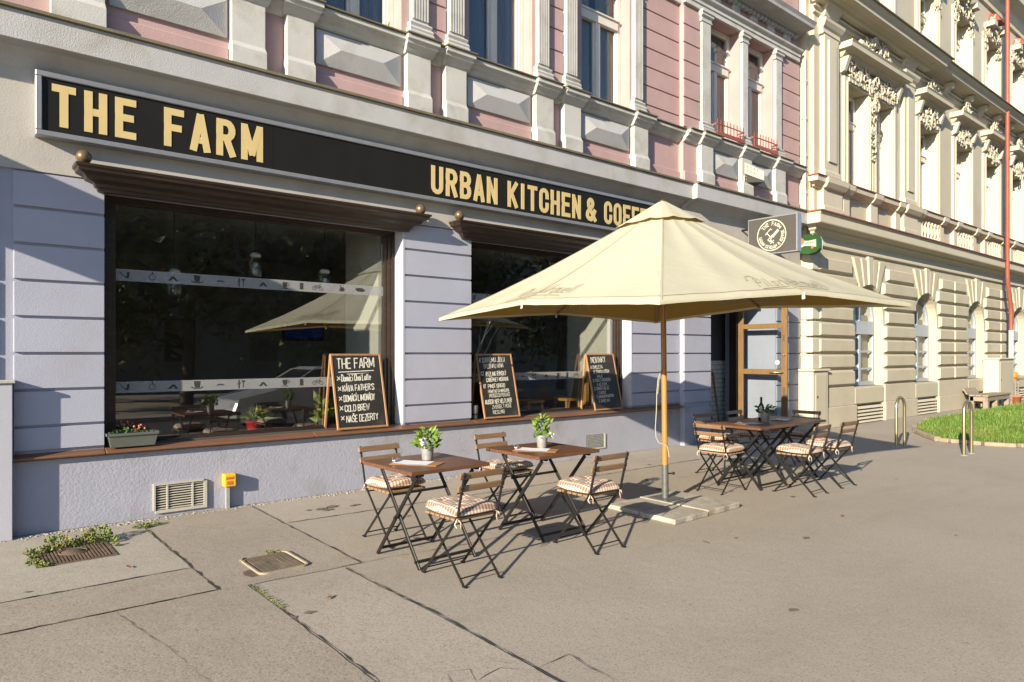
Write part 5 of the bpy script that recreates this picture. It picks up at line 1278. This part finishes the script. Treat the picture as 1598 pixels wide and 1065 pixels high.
def balu(b):
    for a,c in FF[2:]:
        for k in range(6):
            x=a+.12+(c-a-.24)*k/5; b.lathe([(.05,0),(.06,.02),(.035,.06),(.065,.2),(.035,.36),(.06,.42),(.06,.46)],(x,Y-.06,4.76),10)
part(yb,'balustrade','white_ornament',balu)
def ypil(b):
    for a,c in [(14.76,15.42),(19.02,19.68)]:
        b.cornice(a,c,Y,[(.14,5.50),(.14,5.62),(.10,5.66)],.3,.3); b.box(a,c,Y-.10,Y,5.66,8.62); b.box(a+.16,c-.16,Y-.135,Y-.0995,5.85,8.5)
        b.cornice(a,c,Y,[(.10,8.60),(.12,8.62),(.10,8.64),(.10,8.72),(.14,8.76),(.19,8.84),(.20,8.90),(.10,8.92),(.10,9.0),(.02,9.02)],.6,.6)
        b.cornice(a+.05,c-.05,Y,[(.10,9.02),(.12,9.1),(.22,9.28),(.24,9.36),(.02,9.37)],.3,.3)
part(yb,'pilaster','yellow_trim',ypil)
def ytop(b):
    b.cornice(14.45,42,Y,[(.02,9.00),(.05,9.01),(.05,9.05),(.02,9.06),(.02,9.12),(.07,9.13),(.08,9.16),(.02,9.17)],.5,0)
    pr=[(.02,9.22),(.05,9.24),(.08,9.30),(.18,9.33),(.34,9.31),(.36,9.32),(.37,9.40),(.44,9.46),(.46,9.50),(.02,9.58)]
    b.cornice(14.5,20.2,Y,[(d+.16,z) for d,z in pr],.5,1); b.cornice(20.2,42,Y,[(d*1.15,z) for d,z in pr],0,0)
    b.cornice(14.45,42,Y,[(.02,13.0),(.06,13.05),(.06,13.2),(.1,13.25),(.4,13.4),(.42,13.55),(.5,13.65),(.02,13.75)],.5,0)
    b.cornice(14.45,42,Y,[(.02,12.72),(.07,12.74),(.07,12.80),(.02,12.82)],.5,0)
part(yb,'cornice','yellow_trim',ytop)
part(yb,'cornice_flashing','tin_edge',lambda b:(b.cornice(14.5,20.2,Y,[(.62,9.503),(.66,9.505),(.66,9.53),(.02,9.62)],.5,1),b.cornice(20.2,42,Y,[(.53,9.503),(.57,9.505),(.57,9.53),(.02,9.62)],0,0)))
def consoles(b):
    for x in (21.9,23.5,24.75,26.1,27.4,28.8,30.2):
        b.hexa([(x,Y-.01,9.0),(x+.2,Y-.01,9.0),(x+.2,Y-.1,9.04),(x,Y-.1,9.04)],[(x,Y-.01,9.3),(x+.2,Y-.01,9.3),(x+.2,Y-.3,9.3),(x,Y-.3,9.3)]); b.ball((x+.1,Y-.2,9.22),.1,8)
part(yb,'console','yellow_trim',consoles)
def surround(b):
    for zb,zt in ((5.52,7.83),(9.62,11.68)):
        for a,c in FF:
            b.box(a-.15,a,Y-.06,Y+.004,zb,zt+.14); b.box(c,c+.15,Y-.06,Y+.004,zb,zt+.14); b.box(a,c,Y-.06,Y+.004,zt,zt+.14)
            b.box(a-.04,a+.0,Y-.085,Y-.05,zb,zt+.04); b.box(c,c+.04,Y-.085,Y-.05,zb,zt+.04)
            b.cornice(a-.1,c+.1,Y,[(.06,zb-.10),(.10,zb-.08),(.13,zb-.03),(.02,zb+.005)],.5,.5)
part(yb,'window_surround','yellow_trim',surround)
part(yb,'window_reveal','yellow_trim',lambda b:[b.box(c-.012,c+.004,Y-.02,Y+.338,zb,zt) for zb,zt in ((5.53,7.825),(9.63,11.675)) for a,c in FF])
def yhood(b):
    for a,c in [(15.7,18.72)]+[(a-.12,c+.12) for a,c in FF[2:]]:
        b.cornice(a,c,Y,[(.06,8.36),(.09,8.38),(.14,8.42),(.16,8.46),(.34,8.49),(.35,8.58),(.38,8.62),(.02,8.68)],.5,.5)
        for x in (a+.0,c-.12): b.hexa([(x,Y,8.02),(x+.12,Y,8.02),(x+.12,Y-.1,8.06),(x,Y-.1,8.06)],[(x,Y,8.36),(x+.12,Y,8.36),(x+.12,Y-.2,8.36),(x,Y-.2,8.36)])
part(yb,'window_hood','yellow_trim',yhood)
def yhood2(b):
    for a,c in FF[3:]:
        m=(a+c)/2; b.hexa([(m-.30,Y,12.28),(m+.30,Y,12.28),(m+.30,Y-.36,12.22),(m-.30,Y-.36,12.22)],[(m-.12,Y,12.60),(m+.12,Y,12.60),(m+.10,Y-.2,12.52),(m-.10,Y-.2,12.52)])
part(yb,'hood_flashing','red_tin',yhood2)
def lumps(b,cx,cz,w,h,n,y,tri=False,s=.07):
    for k in range(int(n*1.35)):
        u=R.uniform(-1,1); v=R.random()
        if tri: v*=(1-abs(u))**.7
        r=s*R.uniform(.3,.85); c=(cx+u*w,y-R.uniform(-.03,.035),cz+v*h)
        m=MB(); 
        b.ball(c,r,7,(R.uniform(.4,1.7),.8,R.uniform(.4,1.7)))
        if k%3==0:
            a0=R.uniform(0,6); pts=[(c[0]+.13*math.cos(a0+j*.7)*(1-.1*j),c[1]-.05,c[2]+.13*math.sin(a0+j*.7)*(1-.1*j)) for j in range(6)]
            b.tube(pts,[.024,.022,.02,.017,.014,.008],6)
def ornaments(b):
    # large cartouche over the paired window
    lumps(b,17.2,8.64,.95,.72,80,Y-.12,True,.10); lumps(b,17.25,7.5,.16,.75,50,Y-.06,False,.075); lumps(b,17.25,7.95,1.35,.40,110,Y-.03,False,.055)
    for k in range(9): lumps(b,17.25,7.4-k*.13,.05,.1,3,Y-.02,False,.045)
    for a,c in FF[2:8]:
        m=(a+c)/2; lumps(b,m,8.66,.42,.50,34,Y-.12,True,.085); lumps(b,m,7.78,.26,.50,34,Y-.06,False,.07); lumps(b,m,7.9,.62,.30,36,Y-.03,False,.05)
    for a,c in FF[2:8]:
        m=(a+c)/2; lumps(b,m,11.72,.62,.42,60,Y-.06,False,.075); lumps(b,m,12.1,.34,.35,26,Y-.10,False,.085)
        for s in (-1,1): lumps(b,m+s*.68,11.3,.10,.6,20,Y-.02,False,.06); b.box(m+s*.5-.14,m+s*.5+.14,Y-.30,Y,12.0,12.16)
part(yb,'ornament','white_ornament',ornaments)
def dent(b):
    for a,c in FF:
        for k in range(7):
            x=a+.02+(c-a-.2)*k/6; b.box(x,x+.11,Y-.10,Y,7.87,7.96)
part(yb,'dentils','white_ornament',dent)
for k,(a,c) in enumerate(FF[:7]): house_window(yb,a,c-.012,5.53,7.825,Y+.27,transom=.68,curt='curtain')
for k,(a,c) in enumerate(FF[1:7]): house_window(yb,a,c-.012,9.63,11.675,Y+.27,transom=.68,curt='curtain')
def arch_window(a,c):
    y=Y+.21; cx=(a+c)/2; r=(c-a)/2
    def fr(b):
        b.box(a,a+.10,y,y+.08,ZA,ZSP); b.box(c-.10,c,y,y+.08,ZA,ZSP); b.box(a+.1,c-.1,y,y+.08,ZA,ZA+.10)
        b.box(a+.1,c-.1,y-.03,y+.08,2.12,ZSP); b.box(cx-.05,cx+.05,y-.01,y+.08,ZA+.1,2.12)
        for z in (1.28,1.70): b.box(a+.1,cx-.05,y+.01,y+.07,z-.025,z+.025); b.box(cx+.05,c-.1,y+.01,y+.07,z-.025,z+.025)
        n=18
        for i in range(n):
            t0,t1=PI*i/n,PI*(i+1)/n
            q=[(cx+rr_*math.cos(t),ZSP+rr_*math.sin(t)) for rr_,t in ((r,t0),(r,t1),(r-.1,t1),(r-.1,t0))]
            b.add([(x,y,z) for x,z in q]+[(x,y+.08,z) for x,z in q],[(0,1,2,3),(2,3,7,6),(7,6,5,4)])
        b.box(cx-.035,cx+.035,y,y+.07,ZSP,ZSP+r-.1)
        b.box(a-.02,c+.02,y-.12,y+.02,ZA-.04,ZA+.0)
    f=part(yb,'arched_window','window_grey',fr)
    part(f,'pane','house_glass',lambda b:b.add([(a+.05,y+.04,ZA+.05),(c-.05,y+.04,ZA+.05)]+[(cx+(r-.05)*math.cos(PI*i/16),y+.04,ZSP+(r-.05)*math.sin(PI*i/16)) for i in range(17)],[tuple(range(19))]))
    part(f,'curtain','curtain',lambda b:b.box(a+.12,c-.12,y+.12,y+.13,ZA,2.6))
    part(f,'dark_room','far_void',lambda b:b.box(a-.0,c+.0,y+.40,y+.43,ZA-.1,3.4))
    pass
for a,c in GF[:4]: arch_window(a,c)
dp=part(yb,'drainpipe','red_tin',lambda b:(b.tube([(26.25,-.75,14.4),(26.25,-.75,4.1),(26.33,-.745,3.85),(26.62,-.735,3.25),(26.7,-.73,3.0),(26.7,-.73,2.4)],.062,12)))
part(dp,'lower_pipe','window_white',lambda b:b.tube([(26.7,-.73,2.4),(26.7,-.73,1.512)],.068,12))
def cab(x0,x1,y0,y1,h,label):
    t=thing('meter_cabinet',label,'cabinet',((x0+x1)/2,(y0+y1)/2,0))
    part(t,'body','yellow_trim',lambda b:b.box(x0,x1,y0,y1,0,h),bevel=.01); part(t,'cap','yellow_trim',lambda b:b.box(x0-.04,x1+.04,y0-.04,y1,h,h+.05),bevel=.01)
    part(t,'door','yellow_wall',lambda b:b.box(x0+.1,x1-.08,y0-.012,y0-.001,.15,h-.08),bevel=.004); part(t,'lock','black_metal',lambda b:b.box(x0+.15,x0+.18,y0-.022,y0-.012,h*.55,h*.55+.05))
cab(14.2,14.86,-.46,-.10,1.27,'yellow painted meter cabinet at the joint of the two buildings'); cab(25.3,26.8,-.78,-.35,1.46,'wide yellow painted meter cabinet beyond the bench')
# ================================================================== ACROSS THE STREET (seen in the glass)
def tree(x,y,h,rad,label,n=3200):
    t=thing('street_tree',label,'tree',(x,y,0),0,'street trees across the road')
    def tr(b):
        b.tube([(x,y,0),(x+.1,y,h*.25),(x+.05,y+.1,h*.5),(x,y,h*.8)],[.22,.17,.12,.04],9)
        for k in range(7):
            a=R.uniform(0,6.28); z=h*R.uniform(.28,.6); b.tube([(x+.05,y,z),(x+math.cos(a)*rad*.4,y+math.sin(a)*rad*.4,z+h*.12),(x+math.cos(a)*rad*.75,y+math.sin(a)*rad*.75,z+h*.2)],[.08,.05,.02],6)
    part(t,'trunk','bark',tr)
    def cr(b):
        cl=[(x+R.gauss(0,rad*.42),y+R.gauss(0,rad*.42),h*R.uniform(.25,.95)) for _ in range(34)]
        for k in range(n):
            c=R.choice(cl); p=(c[0]+R.gauss(0,rad*.2),c[1]+R.gauss(0,rad*.2),c[2]+R.gauss(0,h*.06)); b.leaf(p,(R.gauss(0,1),R.gauss(0,1),R.gauss(-.2,.8)),R.uniform(.25,.5),.65)
    part(t,'crown','tree_leaf',cr)
for i,(x,y,h,r) in enumerate([(1,-15,8.5,2.8),(6,-15.5,9,3),(11,-15,8.5,2.9),(16.5,-15.5,9,3),(22,-15,9,3),(28,-15.5,9,3),(-.5,-20,9,3.2),(14,-21,9.5,3.4)]):
    tree(x,y,h,r,'dark leafy street tree across the road')
fb=thing('apartment_house','plain grey apartment house across the road behind the trees','building',(15,-27,0))
def fbw(b): b.box(-2,45,-34,-25,0,13)
part(fb,'wall','plaster_far',fbw); part(fb,'roof','tin_edge',lambda b:b.box(-2.4,45.4,-34.4,-24.6,13,13.4))
for k in range(12):
    for z in (1.2,5.0,8.8):
        w=part(fb,'window','plaster_far',lambda b:b.box(0+k*3.7,1.5+k*3.7,-25.02,-24.9,z,z+2.1)); part(w,'pane','dark_pane',lambda b:b.box(.1+k*3.7,1.4+k*3.7,-24.9,-24.88,z+.1,z+2))
# parked car by the kerb, only seen mirrored in the shop window
car=thing('parked_car','silver estate car parked at the kerb, mirrored in the first shop window','car',(7.1,-8.2,-.12))
def cbody(b):
    P=[(-2.15,.28),(-2.2,.5),(-2.12,.72),(-1.2,.90),(-1.0,.93),(2.0,.98),(2.18,.9),(2.22,.5),(2.15,.28)]
    for s0,s1,k in ((-.80,.80,1),):
        n=len(P); vs=[]
        for yy,kk in ((-.84,.96),(-.70,1.0),(.70,1.0),(.84,.96)): vs+=[(7.1+x*(kk if abs(x)>1.5 else 1),-8.2+yy,-.12+z) for x,z in P]
        b.add(vs,[tuple(range(n))]+[(r*n+i,r*n+(i+1)%n,(r+1)*n+(i+1)%n,(r+1)*n+i) for r in range(3) for i in range(n)]+[tuple(range(3*n,4*n))[::-1]])
part(car,'body','car_paint',cbody,bevel=.05,seg=3)
def ccab(b,g,z0,z1,dx):
    lo=[(-1.05+g,-.76),(2.05-g,-.76),(2.05-g,.76),(-1.05+g,.76)]; hi=[(-.25+g,-.60),(1.75-g,-.60),(1.75-g,.60),(-.25+g,.60)]
    b.hexa([(7.1+x,-8.2+y,-.12+z0) for x,y in lo],[(7.1+x,-8.2+y,-.12+z1) for x,y in hi])
part(car,'window','car_glass',lambda b:ccab(b,.04,.93,1.40,0))
part(car,'roof','car_paint',lambda b:(b.hexa([(7.1+x,-8.2+y,1.265) for x,y in ((-.32,-.63),(1.83,-.63),(1.83,.63),(-.32,.63))],[(7.1+x,-8.2+y,1.33) for x,y in ((-.15,-.52),(1.7,-.52),(1.7,.52),(-.15,.52))]),[b.bar((7.1-1.02,-8.2+s*.765,.82),(7.1-.27,-8.2+s*.615,1.28),.05,.03) for s in (-1,1)],[b.bar((7.1+.5,-8.2+s*.765,.82),(7.1+.55,-8.2+s*.62,1.28),.07,.02) for s in (-1,1)]),bevel=.02)
for sx in (-1.35,1.38):
    for sy in (-.80,.80):
        w=part(car,'wheel','tyre',lambda b:(b.tube([(7.1+sx,-8.2+sy-.1,.2),(7.1+sx,-8.2+sy+.1,.2)],.32,24))); part(w,'rim','steel_zinc',lambda b:b.tube([(7.1+sx,-8.2+sy-.108,.2),(7.1+sx,-8.2+sy+.108,.2)],.2,16))
for sy in (-.6,.6): part(car,'headlight','clear_glass',lambda b:b.ball((4.97,-8.2+sy,.48),.1,10,(.5,1.4,.7)))
# unseen sign added left of the frame to throw the slanting wall shadow
nb=thing('blade_sign','unseen dark box sign added to shade the left end of the wall','sign',(-1.2,-.7,3.6)); part(nb,'sign_box','blade_black',lambda b:b.box(-1.28,-1.14,-1.30,-.14,3.22,3.98),bevel=.008); part(nb,'bracket','black_metal',lambda b:[b.tube([(-1.21,-.15,z),(-1.21,.0,z)],.02,8) for z in (3.4,3.8)])

# ================================================================== LIGHT, SKY, CAMERA
AZ,EL=math.radians(19),math.radians(19)
w=bpy.data.worlds.new('World'); scene.world=w; w.use_nodes=True
nt=w.node_tree; bg=nt.nodes['Background']; sk=nt.nodes.new('ShaderNodeTexSky'); sk.sky_type='NISHITA'; sk.sun_disc=False
sk.sun_elevation=EL; sk.sun_rotation=math.radians(251); sk.altitude=200; sk.air_density=1.0; sk.dust_density=.2; sk.ozone_density=3.5
nt.links.new(sk.outputs[0],bg.inputs[0]); bg.inputs[1].default_value=SKY
sd=bpy.data.lights.new('sun','SUN'); sd.energy=SUN; sd.angle=math.radians(.5); sd.color=(1,.87,.67)
so=bpy.data.objects.new('sun',sd); COL.objects.link(so)
so.rotation_euler=Vector((math.cos(EL)*math.cos(AZ),math.cos(EL)*math.sin(AZ),-math.sin(EL))).to_track_quat('-Z','Y').to_euler()
cd=bpy.data.cameras.new('camera'); co=bpy.data.objects.new('camera',cd); COL.objects.link(co); scene.camera=co
co.location=(0,-7.64,1.65); co.rotation_euler=(PI/2,0,-math.atan2(.6370,.7709)); cd.sensor_width=36; cd.lens=36*1075/1598; cd.shift_y=19.5/1598; cd.clip_end=500; cd.clip_start=.05
scene.view_settings.view_transform='Standard'; scene.view_settings.look='None'; scene.view_settings.exposure=EXPO; scene.view_settings.gamma=1
scene.cycles.max_bounces=8; scene.cycles.transparent_max_bounces=24; scene.cycles.sample_clamp_indirect=8
try: scene.cycles.use_denoising=True
except Exception: pass
